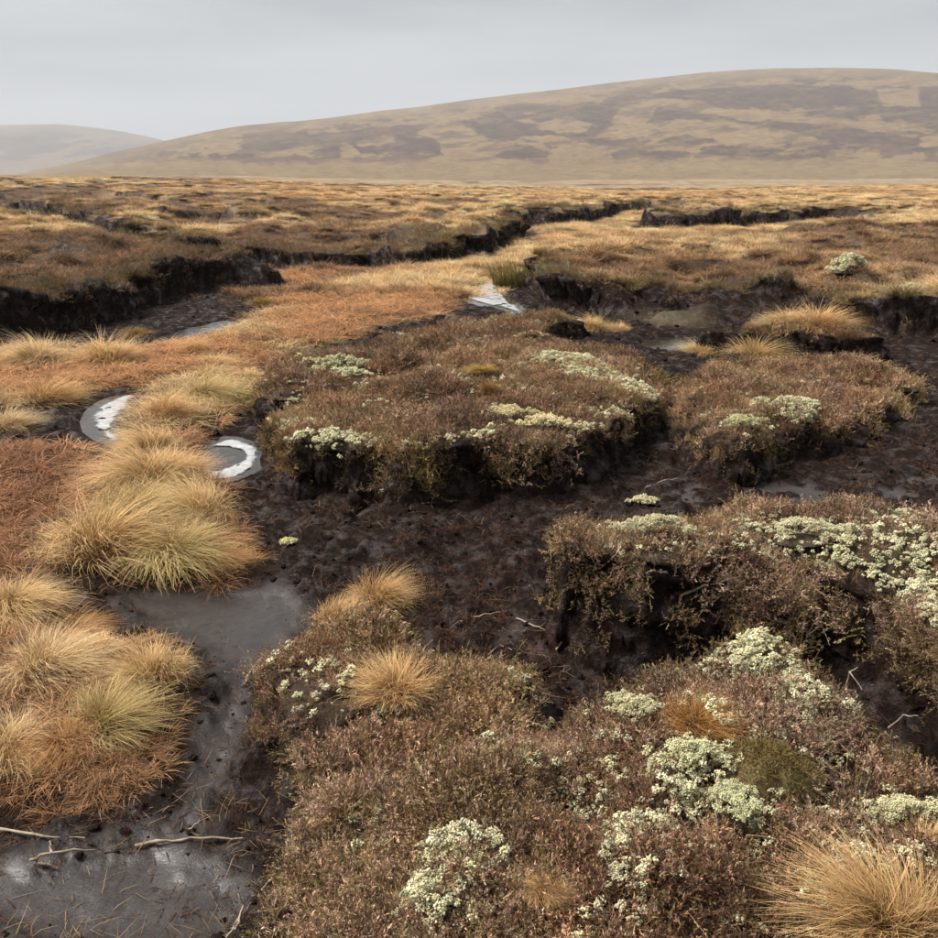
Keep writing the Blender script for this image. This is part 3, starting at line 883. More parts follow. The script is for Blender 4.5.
class Hag:
    def __init__(s, pts, h, res, lip, seed, top=None, smooth=1, dome=0.05, hang=.04, rel=1.0, jag=.13):
        s.rel = rel; s.jag = jag
        P = poly([p[:3] for p in pts]); w = np.array([p[3] for p in pts], float)
        s.P, s.w = smooth_poly(P, w, smooth)
        s.h, s.res, s.lip, s.seed, s.top, s.dome, s.hang = h, res, lip, seed, top, dome, hang
    def field(s, x, y):
        d, w = sdf(s.P, x, y, s.w)
        d = d + s.jag * fbm(x, y, 0.6, 4, s.seed) + 0.045 * fbm(x, y, .16, 2, s.seed + 3)
        k = np.clip(d / w, 0, 1)
        prof = 1 - (1 - k) ** 2.3
        tz = s.h + s.rel * (0.07 * fbm(x, y, 0.9, 3, s.seed + 7) + 0.06 * fbm(x, y, .35, 3, s.seed + 9)) + s.dome * (sst(0, 1.0, d) - 0.5)
        if s.top is not None: tz = tz + s.top(x, y)
        base = -0.10
        z = base + (tz - base) * prof
        face = 4 * prof * (1 - prof)
        z = z + face * 0.03 * fbm(x, y, .2, 3, s.seed + 12)
        return z, d, w, k, prof, tz
    def z(s, x, y):
        return s.field(np.atleast_1d(np.asarray(x, float)), np.atleast_1d(np.asarray(y, float)))[0]
    def build(s, label, turf_col):
        lo = s.P.min(0) - 0.15; hi = s.P.max(0) + 0.15
        nx = int((hi[0] - lo[0]) / s.res) + 1; ny = int((hi[1] - lo[1]) / s.res) + 1
        X, Y = np.meshgrid(lo[0] + np.arange(nx) * s.res, lo[1] + np.arange(ny) * s.res)
        z, d, w, k, prof, tz = s.field(X, Y)
        gy, gx = np.gradient(d, s.res)
        gl = np.hypot(gx, gy) + 1e-6
        # the turf lip leans out over the washed-out face
        bump = sst(0.25, 0.85, k) * sst(2.0, 0.8, d / w)
        off = s.lip * bump * np.minimum(w / .3, 1.3) * (1 + 0.7 * fbm(X, Y, .45, 3, s.seed + 20))
        off = off + 0.05 * fbm(X + z * 3, Y - z * 2, .14, 3, s.seed + 25) * sst(0.02, .2, k) * sst(1.1, .6, k)
        vx = X - gx / gl * off; vy = Y - gy / gl * off
        droop = 0.03 * sst(.5, .9, k) * sst(1.3, .9, k)
        v = np.stack([vx, vy, z - droop], -1)
        keep = d > -0.12
        f = grid_faces(ny, nx)
        kf = keep.ravel()[f].all(1); f = f[kf]
        used = np.unique(f); remap = np.full(nx * ny, -1); remap[used] = np.arange(len(used)); f = remap[f]
        v = v.reshape(-1, 3)[used]
        s.k = k.ravel()[used]; s.d = d.ravel()[used]; s.v = v; s.f = f
        turf = sst(0.72, 0.9, s.k + 0.1 * fbm(v[:, 0], v[:, 1], .3, 3, s.seed + 30))
        n2 = fbm(v[:, 0], v[:, 1], .35, 3, s.seed + 31)
        tc = turf_col[None] * (0.8 + 0.4 * n2[:, None])
        col = np.concatenate([np.clip(tc, 0.01, 1), np.ones((len(v), 1))], 1)
        root = bpy.data.objects.new('peat_hag', None)
        c = v.mean(0); c[2] = 0
        root.location = c; link(root); tag(root, label, 'peat hag')
        me = mesh_np('peat_bank', v - c, f, [M_ground], {'wet': np.zeros(len(v)), 'turf': turf, 'tcol': col})
        obj('peat_bank', me, root)
        s.root, s.c = root, c
        # sampling tables
        a = v[f]
        e1 = a[:, 1] - a[:, 0]; e2 = a[:, 3] - a[:, 0]
        nr = np.cross(e1, e2); ar = np.linalg.norm(nr, axis=1)
        s.fn = nr / (ar[:, None] + 1e-12); s.fa = ar
        return s
    def sample(s, dens, seed):
        g = np.random.default_rng(seed)
        n = int(dens * s.fa.sum())
        fi = g.choice(len(s.f), n, p=s.fa / s.fa.sum())
        u = g.random((n, 1)); w = g.random((n, 1))
        q = s.v[s.f[fi]]
        p = (q[:, 0] * (1 - u) + q[:, 1] * u) * (1 - w) + (q[:, 3] * (1 - u) + q[:, 2] * u) * w
        kk = s.k[s.f[fi]].mean(1); dd = s.d[s.f[fi]].mean(1)
        return p, s.fn[fi], kk, dd, g
    def dress(s, heath, lich, grass, lichmask, tintf, seed, hscale=1.0, lscale=1.0, tuft=0.6):
        c = s.c
        p, nr, k, d, g = s.sample(heath, seed)
        turfy = sst(0.72, 0.92, k + 0.15 * fbm(p[:, 0], p[:, 1], .25, 3, seed)) * (.12 + .88 * sst(-.4, .15, fbm(p[:, 0], p[:, 1], .24, 3, seed + 8)))
        hang = s.hang * sst(.08, .6, k) * (.25 + 1.5 * sst(-.2, .4, fbm(p[:, 0], p[:, 1], .3, 3, seed + 12)))
        if lich > 0:                                     # lichen mats crowd the heather out
            turfy = turfy * (1 - .8 * np.clip(lichmask(p[:, 0], p[:, 1], k, d) * 1.5, 0, 1))
        m = g.random(len(p)) < np.maximum(turfy, hang)
        p, nr, k, d = p[m], nr[m], k[m], d[m]
        t = tintf(p[:, 0], p[:, 1], d)
        sp = g.random(len(p)) + .18 * fbm(p[:, 0], p[:, 1], .3, 3, seed + 9)
        t = np.where((sp < .25)[:, None], t * .33, t)                                       # bare dark twigs
        t = np.where((sp > .80)[:, None], t * .35 + np.array([.66, .54, .42]) * .65, t)    # bleached dead tips
        pt = fbm(p[:, 0], p[:, 1], .55, 3, seed + 16) + .35 * g.normal(0, 1, len(p))
        t = np.where((pt > .6)[:, None], t * .4 + np.array([.50, .395, .23]) * .6, t)
        t = np.where((pt < -.55)[:, None], t * .55, t)
        ol = (g.random(len(p)) < .05 + .25 * sst(.15, .5, fbm(p[:, 0], p[:, 1], .5, 3, seed + 10)))[:, None]
        t = np.where(ol, t * .35 + OLIVE * .65, t)
        t = t * (1 + 0.22 * g.normal(0, 1, (len(p), 1)))
        sclv = hscale * (0.6 + 0.6 * g.random(len(p))) * np.clip(0.82 + 0.5 * fbm(p[:, 0], p[:, 1], .35, 3, seed + 2), .42, 1.3)
        scatter('heather', COL_HEATH, p - c, nr, sclv, np.clip(t, .02, 1), s.root, up=0.35, seed=seed)
        if lich > 0:
            p, nr, k, d, g = s.sample(lich, seed + 1)
            lm = lichmask(p[:, 0], p[:, 1], k, d) * sst(0.68, 0.85, k) * (.25 + .75 * sst(-.3, .25, fbm(p[:, 0], p[:, 1], .2, 4, seed + 14)))
            m = g.random(len(p)) < lm
            p, nr, lm = p[m], nr[m], lm[m]
            hgt = (0.02 + 0.085 * g.random((len(p), 1)) * np.minimum(lm, 1)[:, None]) * hscale
            scatter('lichen', COL_LICH, p - c + nr * hgt, nr, lscale * (0.28 + 0.75 * g.random(len(p)) ** 1.8), jit(len(p), LICHEN, .2, g), s.root, up=.3, seed=seed + 1)
        if grass > 0:
            p, nr, k, d, g = s.sample(grass, seed + 2)
            gm = sst(0.8, 1.0, k) * (.2 + .8 * sst(-0.1, .5, fbm(p[:, 0], p[:, 1], .7, 3, seed + 5)))
            m = g.random(len(p)) < gm
            p, nr = p[m], nr[m]
            scatter('grass', COL_WISP, p - c, nr, tuft * (0.5 + 0.6 * g.random(len(p))), jit(len(p), STRAW * .85, .15, g), s.root, up=.6, seed=seed + 2)
        return s

def spots(L, x, y, soft=0.5):
    """union of round patches given as (px, py, z, radius px)"""
    m = np.zeros(x.shape)
    for px, py, z, rp in L:
        c = unp(px, py, z); e = unp(px + rp, py, z)
        rad = np.hypot(*(e - c))
        m = np.maximum(m, sst(1.25, soft, np.hypot(x - c[0], y - c[1]) / rad + 0.35 * fbm(x, y, rad * 1.2, 3, int(px))))
    return m

# --- central hag
A_ = Hag([(284, 494, 0, .25), (330, 507, 0, .25), (400, 510, 0, .28), (450, 507, 0, .42), (500, 500, 0, .5), (545, 494, 0, .38), (600, 480, 0, .35), (650, 456, 0, .35), (676, 425, 0, .3),
          (676, 392, .15, .3), (655, 366, .2, .4), (610, 348, .2, .5), (560, 341, .2, .6), (500, 331, .15, .6), (440, 328, .15, .6), (390, 334, .15, .6), (340, 347, .15, .5), (300, 360, .2, .35),
          (270, 376, .1, .35), (255, 400, 0, .42), (258, 435, 0, .4), (268, 472, 0, .3)], .34, .02, .10, 700, hang=.22, top=lambda x, y: -.022 * (y - 5.6))
# --- hag to its right
B_ = Hag([(668, 452, 0, .4), (700, 482, 0, .35), (735, 490, 0, .25), (775, 484, 0, .25), (800, 466, 0, .4), (850, 458, 0, .5), (905, 432, 0, .5), (925, 395, 0, .4), (895, 366, .1, .5), (830, 356, .15, .5),
          (760, 352, .15, .5), (710, 358, .1, .5), (675, 380, .05, .5), (655, 415, 0, .5)], .23, .022, .06, 720, hang=.25, top=lambda x, y: -.035 * (y - 7.0))
B2_ = Hag([(688, 352, 0, .25), (760, 358, 0, .3), (830, 366, 0, .3), (888, 364, 0, .3), (896, 350, .05, .3), (850, 336, .2, .3), (800, 328, .25, .3), (740, 333, .2, .3), (700, 342, .1, .3)], .34, .025, .06, 730)
A2_ = Hag([(415, 329, 0, .3), (460, 343, 0, .35), (530, 348, 0, .3), (575, 341, 0, .3), (606, 336, 0, .3), (570, 320, .2, .3), (530, 312, .25, .35), (470, 314, .2, .4), (430, 320, .1, .3)], .24, .025, .08, 740)
# --- hag at the right edge, bank facing the camera
C_ = Hag([(540, 645, 0, .22), (600, 672, 0, .3), (700, 680, 0, .36), (790, 678, 0, .36), (850, 700, 0, .3), (885, 735, 0, .28), (950, 780, 0, .28), (1040, 830, 0, .3), ('w', 3.2, 2.2), ('w', 3.6, 3.4),
          (1150, 530, .4, .3), (1040, 518, .4, .3), (938, 512, .4, .3), (800, 506, .4, .3), (700, 512, .4, .3), (622, 528, .35, .25), (582, 560, .2, .22), (550, 600, .08, .22)] if False else
         [(540, 645, 0, .22), (600, 676, 0, .42), (700, 686, 0, .5), (790, 684, 0, .5), (850, 706, 0, .45), (885, 740, 0, .4), (950, 785, 0, .4), (1040, 835, 0, .4), (1200, 805, 0, .4), (1300, 650, .2, .3),
          (1200, 535, .4, .3), (1040, 518, .4, .3), (938, 512, .4, .3), (800, 506, .4, .3), (700, 512, .4, .3), (622, 528, .35, .25), (582, 560, .2, .22), (550, 600, .08, .22)], .49, .016, .08, 760, hang=.32)
# --- the hag the photographer stands on
D_ = Hag([(304, 692, .06, .3), (338, 672, .12, .3), (400, 666, .2, .25), (440, 668, .22, .22), (520, 664, .28, .2), (600, 664, .3, .2), (700, 664, .3, .2), (770, 672, .3, .22), (835, 722, .28, .2), (900, 765, .25, .2),
          (1010, 815, .25, .2), (1180, 930, .3, .2), (1700, 1250, .3, .3), (1300, 2600, .3, .3), (300, 2600, .3, .3), (225, 1200, 0, .25), (240, 1010, 0, .45), (245, 935, 0, .45), (246, 885, 0, .5), (232, 830, 0, .45), (226, 770, 0, .42), (246, 728, 0, .4),
          (274, 690, 0, .4), (294, 660, 0, .3)], .36, .016, .08, 780, dome=.06, hang=.5, rel=1.7, jag=.14)

A_.build('long brown heather hag in the middle, pale lichen along its ragged front edge', np.array([.07, .045, .028]))
B_.build('low rusty-brown hag right of the middle one, lichen clump on its front slope', np.array([.09, .055, .03]))
B2_.build('narrow straw-topped ridge of turf behind the rusty-brown hag', np.array([.12, .08, .04]))
A2_.build('small dark peat hummock behind the middle hag, beside the white stream', np.array([.08, .05, .03]))
C_.build('hag by the right edge with lichen-fringed turf overhanging dark peat', np.array([.07, .05, .028]))
D_.build('heather-covered hag filling the bottom of the view', np.array([.055, .038, .025]))

def tint_brown(rust=.4, grey=.3, olive_edge=.8):
    def f(x, y, d):
        n1 = fbm(x, y, .9, 3, 801); n2 = fbm(x, y, .45, 3, 802)
        c = HEATHER_C + (RUSTH - HEATHER_C) * (rust * sst(-.3, .5, n1))[:, None]
        c = c + (HEATHER_G - c) * (grey * sst(0, .5, n2))[:, None]
        c = c + (OLIVE - c) * (olive_edge * sst(.32, .12, d + .12 * n2))[:, None]
        return c
    return f

LA = [(505, 415, .35, 28), (548, 424, .33, 26), (340, 365, .35, 30), (305, 432, .3, 28), (290, 470, .3, 22), (350, 478, .3, 38), (425, 455, .35, 46), (390, 470, .33, 30), (475, 440, .35, 25), (600, 372, .33, 55), (640, 392, .3, 28), (560, 362, .33, 40), (335, 455, .3, 30)]
LB = [(795, 412, .27, 30), (812, 428, .25, 20), (735, 452, .25, 26), (760, 400, .3, 20)]
LC = [(620, 545, .4, 34), (660, 535, .42, 40), (690, 528, .42, 30), (780, 530, .42, 50), (800, 550, .42, 50), (840, 560, .4, 50), (900, 530, .42, 40), (880, 600, .38, 50), (920, 650, .35, 40), (900, 570, .4, 45), (930, 700, .3, 30), (740, 540, .42, 25)]
LD = [(690, 770, .36, 48), (640, 725, .36, 30), (720, 815, .36, 40), (680, 830, .36, 30), (755, 705, .36, 45), (640, 885, .36, 55), (560, 905, .36, 40), (440, 920, .36, 50), (480, 890, .36, 40), (900, 825, .34, 38), (540, 750, .36, 25), (450, 870, .36, 25), (600, 930, .36, 60), (790, 740, .36, 30)]
A_.dress(1400, 6000, 150, lambda x, y, k, d: np.maximum(.75 * spots(LA, x, y, .35), .04 + .5 * sst(.42, .15, d) * sst(-.2, .3, fbm(x, y, .3, 3, 5))), tint_brown(.65, .25), 810, 1.15, 1.25)
B_.dress(1200, 4500, 150, lambda x, y, k, d: np.maximum(.75 * spots(LB, x, y), .03), tint_brown(.75, .15), 820, 1.2, 1.3)
B2_.dress(700, 0, 60, None, tint_brown(.6, .1), 830, 1.1)
A2_.dress(1000, 800, 50, lambda x, y, k, d: .05 + .2 * sst(.1, .5, fbm(x, y, .4, 3, 6)), tint_brown(.5, .2), 840, 1.2, 1.3)
C_.dress(2200, 9500, 90, lambda x, y, k, d: np.maximum(.55 * spots(LC, x, y, .2), .05 + .22 * sst(0, .5, fbm(x, y, .3, 3, 7))), tint_brown(.35, .35), 850, 1.0, .9)
D_.dress(2100, 9500, 120, lambda x, y, k, d: np.maximum(.85 * spots(LD, x, y, .4), .04 + .2 * sst(.1, .5, fbm(x, y, .35, 3, 8))), tint_brown(.3, .4, .5), 860, .95, .85)

HAGS = [A_, B_, B2_, A2_, C_, D_]
def surface_z(x, y):
    z = float(gz(x, y)[0])
    for h in HAGS:
        if sdf(h.P, np.array([x]), np.array([y]))[0] > 0:
            z = max(z, float(h.z(x, y)[0]))
    return z

# ------------------------------------------------------------------ ground vegetation (uncountable)
def polar_points(n, r0, r1, seed, azm=R(36)):
    g = np.random.default_rng(seed)
    r = r0 * (r1 / r0) ** g.random(n); a = (g.random(n) * 2 - 1) * azm
    return r * np.sin(a), r * np.cos(a), r, g

def in_hag(x, y, marg=0.0):
    m = np.zeros(x.shape, bool)
    for h in HAGS:
        lo = h.P.min(0) - .3; hi = h.P.max(0) + .3
        q = (x > lo[0]) & (x < hi[0]) & (y > lo[1]) & (y < hi[1])
        if q.any():
            mm = np.zeros(x.shape, bool); mm[q] = sdf(h.P, x[q], y[q]) > marg; m |= mm
    return m

def gnormal(x, y, F):
    e = 0.08
    zx = floor_masks(x + e, y)['z'] - F['z']; zy = floor_masks(x, y + e)['z'] - F['z']
    n = np.stack([-zx / e, -zy / e, np.ones(len(x))], 1)
    return n / np.linalg.norm(n, axis=1)[:, None]

def shifted(x, y, F):
    e = 0.08
    gx = (floor_masks(x + e, y)['d'] - F['d']) / e; gy = (floor_masks(x, y + e)['d'] - F['d']) / e
    return lip_shift(x, y, F, gx, gy)

def ground_cover():
    # straw grass and heather over the moor, 10 m outwards; tufts thin out and grow with distance
    x, y, r, g = polar_points(62000, 8.5, 150, 901)
    F = floor_masks(x, y)
    p_up = np.maximum(F['turf'], .6) * sst(.78, .95, F['prof'])
    p_up = p_up * (.42 + .58 * sst(-.35, .15, fbm(x, y, 1.1, 2, 905) + .7 * fbm(x, y, 6, 3, 906)))
    tc, h = tint_upland(x, y)
    keep = (g.random(len(x)) < np.maximum(p_up, .9 * F['far'])) & ~in_hag(x, y) & (F['scarp'] < .65 + .3 * g.random(len(x)))
    lipd = np.exp(-(np.abs(-F['d'] - F['w'] * .75) / .35) ** 2) * (F['w'] < 1.6)
    x, y, r, h, tc, lipd = x[keep], y[keep], r[keep], h[keep], tc[keep], lipd[keep]
    F = {k: v[keep] for k, v in F.items()}
    nr = gnormal(x, y, F)
    sx, sy = shifted(x, y, F)
    pts = np.stack([sx, sy, F['z']], 1)
    heathy = g.random(len(x)) < np.clip(h * .85 + lipd * .5, 0, 1)
    t = tc * np.clip(1 + .28 * g.normal(0, 1, (len(x), 1)), .3, 1.7)
    t = t + (np.array([.15, .125, .045]) - t) * (lipd * .7)[:, None]
    gsel = ~heathy
    scl = np.clip(0.45 + r / 60, .5, 2.2) * (.6 + .7 * g.random(len(x)))
    s3 = np.stack([scl, scl, np.minimum(scl, .42 + .8 * g.random(len(x)) ** 2.5)], 1)
    scatter('moor_grass', COL_BIG, pts[gsel], nr[gsel], s3[gsel], np.clip(t[gsel], .02, 1), None,
            'straw-coloured grass spread over the open moor', 'grass', up=.75, seed=902)
    hs = heathy & (r < 70)
    scl = np.clip(.8 + r / 16, 1.0, 5) * (.6 + .6 * g.random(len(x)))
    s3 = np.stack([scl, scl, np.minimum(scl, 1.0 + .8 * g.random(len(x)))], 1)
    scatter('heather', COL_HEATH, pts[hs], nr[hs], s3[hs], np.clip(t[hs] * 1.15, .02, 1), None,
            'brown heather patches spread over the open moor', 'heather', up=.6, seed=903)
    # denser heather fringe along the bank lips
    x, y, r, g = polar_points(90000, 9, 60, 911)
    F = floor_masks(x, y)
    lipd = .6 * np.exp(-(np.abs(-F['d'] - F['w'] * .85) / (.13 + .004 * r)) ** 2) * (F['w'] < 1.7) * sst(-.5, .2, fbm(x, y, 1.2, 3, 913))
    face = .16 * (F['prof'] > .12) * (F['prof'] < .97) * (F['w'] < 1.7) * sst(-.1, .5, fbm(x, y, .8, 3, 914))
    keep = (g.random(len(x)) < np.maximum(lipd * 1.9, face)) & ~in_hag(x, y)
    x, y, r = x[keep], y[keep], r[keep]; F = {k: v[keep] for k, v in F.items()}
    nr = gnormal(x, y, F)
    t = np.where((g.random((len(x), 1)) < .35), np.array([[.24, .21, .10]]), np.array([[.24, .16, .10]])) * (1 + .2 * g.normal(0, 1, (len(x), 1)))
    lich = g.random(len(x)) < .06 + .12 * (fbm(x, y, 1.5, 2, 77) > .2)
    t[lich] = [.40, .39, .27]
    sx, sy = shifted(x, y, F)
    scatter('bank_heather', COL_HEATH, np.stack([sx, sy, F['z'] + .01], 1), nr, np.clip(.8 + r / 28, .9, 2.4) * (.7 + .6 * g.random(len(x))), np.clip(t, .02, 1), None,
            'olive heather and moss fringing the lips of the peat banks', 'heather', up=.35, seed=912)
    # orange and red sedge on the channel floor
    x, y, r, g = polar_points(60000, 2.2, 26, 921)
    F = floor_masks(x, y)
    dens = np.maximum(sst(-.1, .15, F['sed']) * 1.0, np.maximum(sst(-.06, .1, F['red']), 1.0 * sst(-.05, .2, F['isl'])))
    dens = np.maximum(dens, .8 * sst(-.1, .1, F['tan'])) * (F['pool'] < -.03) * (F['prof'] < .3)
    dens = dens * (.35 + .65 * sst(-.45, .1, fbm(x, y, .5, 3, 922)))
    keep = (g.random(len(x)) < dens) & ~in_hag(x, y, .1)
    x, y, r = x[keep], y[keep], r[keep]; F = {k: v[keep] for k, v in F.items()}
    n1 = fbm(x, y, 1.6, 3, 923)
    orange = np.array([.66, .385, .21]); straw = np.array([.68, .51, .30]); red = np.array([.48, .26, .15])
    t = orange + (straw - orange) * sst(.15, .6, n1)[:, None]
    rk = np.maximum(sst(0, .15, F['red']), .75 * sst(-.1, .05, F['isl']))[:, None]
    t = t * (1 - rk) + red * rk
    tk = sst(0, .15, F['tan'])[:, None]; t = t * (1 - tk) + straw * tk
    t = np.where(g.random((len(x), 1)) < .25 * (.4 + rk), t * .38, t)
    t = t * (1 + .22 * g.normal(0, 1, (len(x), 1)))
    nr = gnormal(x, y, F)
    scl = np.clip(.75 + r / 16, .8, 2.0) * (.58 + .42 * sst(3.5, 7, r)) * (.6 + .6 * g.random(len(x)))
    scatter('sedge', COL_SEDGE, np.stack([x, y, F['z']], 1), nr, np.stack([scl, scl, np.minimum(scl, 1.1) * .8], 1), np.clip(t, .02, 1), None,
            'orange and rust-red dead sedge carpeting the channel floor', 'sedge', up=.8, seed=924)
    # crumbs of peat
    x, y, r, g = polar_points(12000, 1.9, 24, 931)
    F = floor_masks(x, y)
    keep = (g.random(len(x)) < F['bare'] * (1 - 1.02 * F['wet']).clip(0, 1) * (F['prof'] < .8) * (F['pool'] < -.05)) & ~in_hag(x, y, .1)
    x, y, r = x[keep], y[keep], r[keep]; F = {k: v[keep] for k, v in F.items()}
    sz = (.005 + .026 * g.random(len(x)) ** 4) * np.clip(.6 + r / 9, .7, 2)
    scatter('peat_crumbs', COL_CRUMB, np.stack([x, y, F['z'] + sz * .15], 1), np.tile([0, 0, 1.], (len(x), 1)), sz, np.full((len(x), 3), .03), None,
            'crumbs and clods of black peat strewn over the bare floor', 'peat', up=1, seed=932)
    # scraps of uprooted heather
    x, y, r, g = polar_points(9000, 2.2, 22, 951)
    F = floor_masks(x, y)
    keep = (g.random(len(x)) < F['bare'] * (1 - .97 * F['wet']) * (.10 + .5 * sst(.25, .6, fbm(x, y, .8, 3, 952))) * (F['prof'] < .9) * (F['pool'] < -.05)) & ~in_hag(x, y, .1)
    x, y, r = x[keep], y[keep], r[keep]; F = {k: v[keep] for k, v in F.items()}
    scatter('heather_scraps', COL_HEATH, np.stack([x, y, F['z'] - .01], 1), np.tile([0, 0, 1.], (len(x), 1)), (.45 + .5 * g.random(len(x))) * np.clip(.8 + r / 30, .8, 1.5),
            jit(len(x), (.13, .075, .05), .3, g), None, 'red-brown heather scraps and rootlets scattered over the black peat', 'heather', up=.9, seed=953)
    # dead stalks lying on the peat
    x, y, r, g = polar_points(14000, 1.9, 20, 941)
    F = floor_masks(x, y)
    keep = (g.random(len(x)) < F['bare'] * (.5 - .25 * F['wet']) * (F['prof'] < .9) * (F['pool'] < -.05)) & ~in_hag(x, y, .1)
    x, y, r = x[keep], y[keep], r[keep]; F = {k: v[keep] for k, v in F.items()}
    t = np.where(g.random((len(x), 1)) < .3, np.array([[.36, .27, .17]]), np.array([[.12, .06, .035]]))
    scatter('plant_litter', COL_LITTER, np.stack([x, y, F['z'] + .008], 1), np.tile([0, 0, 1.], (len(x), 1)), .6 + .8 * g.random(len(x)), t, None,
            'dead stalks and rootlets littering the bare peat', 'plant litter', up=.96, seed=942)

def litter_mesh(seed):
    v, f, b = blades(seed, 5, .06, .09, .0028, (1.35, 1.6), (-.1, .15), 3, 0)
    return v, f, b
COL_LITTER = proto_collection('dead_stalk', [vm('dead_stalk', litter_mesh(620 + i), M_grassI) for i in range(5)])
ground_cover()

# ------------------------------------------------------------------ pools, stream, froth with painted sky sheen
def pool_obj(key, name, label, zoff=-0.014, foam=None):
    P = POOLS[key]
    c = P.mean(0)
    P2 = c + (P - c) * (1.24 + .10 * fbm(P[:, 0], P[:, 1], .3, 2, 33))[:, None]
    ring_ = c + (P - c) * 1.45
    bed = float(np.median(gz(P[:, 0] * .5 + c[0] * .5, P[:, 1] * .5 + c[1] * .5)))
    z = max(float(np.percentile(gz(ring_[:, 0], ring_[:, 1]), 30)) + zoff, bed + .035)
    n = len(P2)
    v = [(q[0], q[1], 0) for q in P2] + [(c[0], c[1], 0)]
    v = np.array(v) ; v[:, 2] = z
    f = np.array([(i, (i + 1) % n, n) for i in range(n)])
    o = obj(name, mesh_np(name, v, f, [M_water]), kind='structure', label=label)
    return z
ZP = {}
ZP['a'] = pool_obj('a', 'pool', 'white-filmed pool beside the round tussock left of the middle')
ZP['b'] = pool_obj('b', 'pool', 'small dark pool with a white ring of froth and painted sky reflection below the middle hag')
ZP['c'] = pool_obj('c', 'stream', 'bright trickle of water winding past the green rushes')
ZP['d'] = pool_obj('d', 'pool', 'thin strip of water under the left peat bank')
ZP['e'] = pool_obj('e', 'pool', 'thin puddle on black peat behind the small straw hummock')
ZP['f'] = pool_obj('f', 'pool', 'tiny far puddle at the foot of the distant bank')
ZP['g'] = pool_obj('g', 'pool', 'small puddle at the left edge of the straw island')

def foam_obj(outer, z, seed, label, inner=None, grow=1.12, res=.012):  # pale film: froth, with the pool's sky reflection painted in
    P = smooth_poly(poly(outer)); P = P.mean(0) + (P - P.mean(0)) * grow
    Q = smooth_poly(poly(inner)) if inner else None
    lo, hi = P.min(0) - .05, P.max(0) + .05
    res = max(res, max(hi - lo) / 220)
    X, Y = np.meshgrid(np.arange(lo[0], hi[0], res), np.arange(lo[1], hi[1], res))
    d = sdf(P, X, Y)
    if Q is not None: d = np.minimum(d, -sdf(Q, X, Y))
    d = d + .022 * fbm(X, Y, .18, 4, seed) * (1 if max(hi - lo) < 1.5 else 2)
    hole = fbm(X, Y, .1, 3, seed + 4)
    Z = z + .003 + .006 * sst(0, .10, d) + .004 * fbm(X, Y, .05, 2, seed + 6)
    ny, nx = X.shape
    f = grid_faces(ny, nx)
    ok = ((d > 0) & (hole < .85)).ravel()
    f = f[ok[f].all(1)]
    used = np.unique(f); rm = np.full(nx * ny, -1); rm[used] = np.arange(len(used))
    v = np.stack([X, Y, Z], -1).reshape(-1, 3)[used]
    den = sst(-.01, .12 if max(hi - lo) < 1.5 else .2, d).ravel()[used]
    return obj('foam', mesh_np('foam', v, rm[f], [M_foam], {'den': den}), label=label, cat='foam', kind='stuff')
foam_obj([(85, 424), (94, 405), (112, 397), (140, 392), (132, 404), (117, 424), (126, 438), (106, 437)], ZP['a'], 31, 'white froth and painted sky reflection covering the pool beside the round tussock')
foam_obj([(200, 450), (226, 438), (250, 443), (262, 456), (250, 469), (228, 478), (203, 479), (206, 472), (208, 462)], ZP['b'], 37, 'ring of white froth and painted sky reflection on the pool below the middle hag',
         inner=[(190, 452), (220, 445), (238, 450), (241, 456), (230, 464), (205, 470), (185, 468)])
foam_obj([(487, 268), (485, 281), (464, 295), (480, 301), (502, 305), (517, 312), (525, 309), (506, 297), (496, 285), (498, 269)], ZP['c'], 41, 'white froth, ripples and painted sky reflection on the stream by the rushes', res=.03)
foam_obj([(98, 464), (110, 457), (122, 456), (114, 463)], ZP['g'], 43, 'small white patch of froth and painted sky reflection at the left edge of the straw island')

# ------------------------------------------------------------------ tussocks and other single plants
def thatch_mesh(seed, r, h):
    g = np.random.default_rng(seed)
    nr, na = 9, 26
    v = []; 
    for i in range(nr):
        u = i / (nr - 1)
        for j in range(na):
            a = 2 * math.pi * j / na
            rr = r * u * (1 + .16 * float(fbm(np.array([math.cos(a) * 2 + seed]), np.array([math.sin(a) * 2]), 1.5, 2, seed)[0]))
            zz = h * math.cos(u * math.pi / 2) ** .8 - .02 - .03 * u ** 4
            v.append((rr * math.cos(a), rr * math.sin(a), zz + .006 * g.normal()))
    f = []
    for i in range(nr - 1):
        for j in range(na):
            f.append((i * na + j, i * na + (j + 1) % na, (i + 1) * na + (j + 1) % na, (i + 1) * na + j))
    return mesh_np('thatch', np.array(v), np.array(f), [M_thatch])

TUS = []
for i in range(6):
    v, f, b = blades(1000 + i, 1500, .18, .36, .0042, (.08, 1.1), (.3, 1.5), 5, .12, wind=((.75, .2), (.3, -.65), (-.7, 0.2), (.6, -.45), (.15, .6), (.6, .5))[i], dome=.085)
    # seat blades on the domed thatch
    TUS.append((mesh_np('blades', v + np.array([0, 0, 0.0]), f, [M_grassO], {'bl': b}, smooth=False), thatch_mesh(1100 + i, .17, .09)))
for i in range(2):
    v, f, b = blades(1050 + i, 190, .15, .34, .0046, (.1, 1.2), (.4, 1.9), 5, .02, dome=.02)
    TUS.append((mesh_np('blades', v, f, [M_grassO], {'bl': b}, smooth=False), thatch_mesh(1150 + i, .10, .03)))
RUSH = mesh_np('stems', *blades(1200, 420, .30, .62, .008, (0.0, .35), (.05, .4), 4, .9)[:2], [M_grassO], {'bl': blades(1200, 420, .30, .62, .008, (0.0, .35), (.05, .4), 4, .9)[2]}, smooth=False)

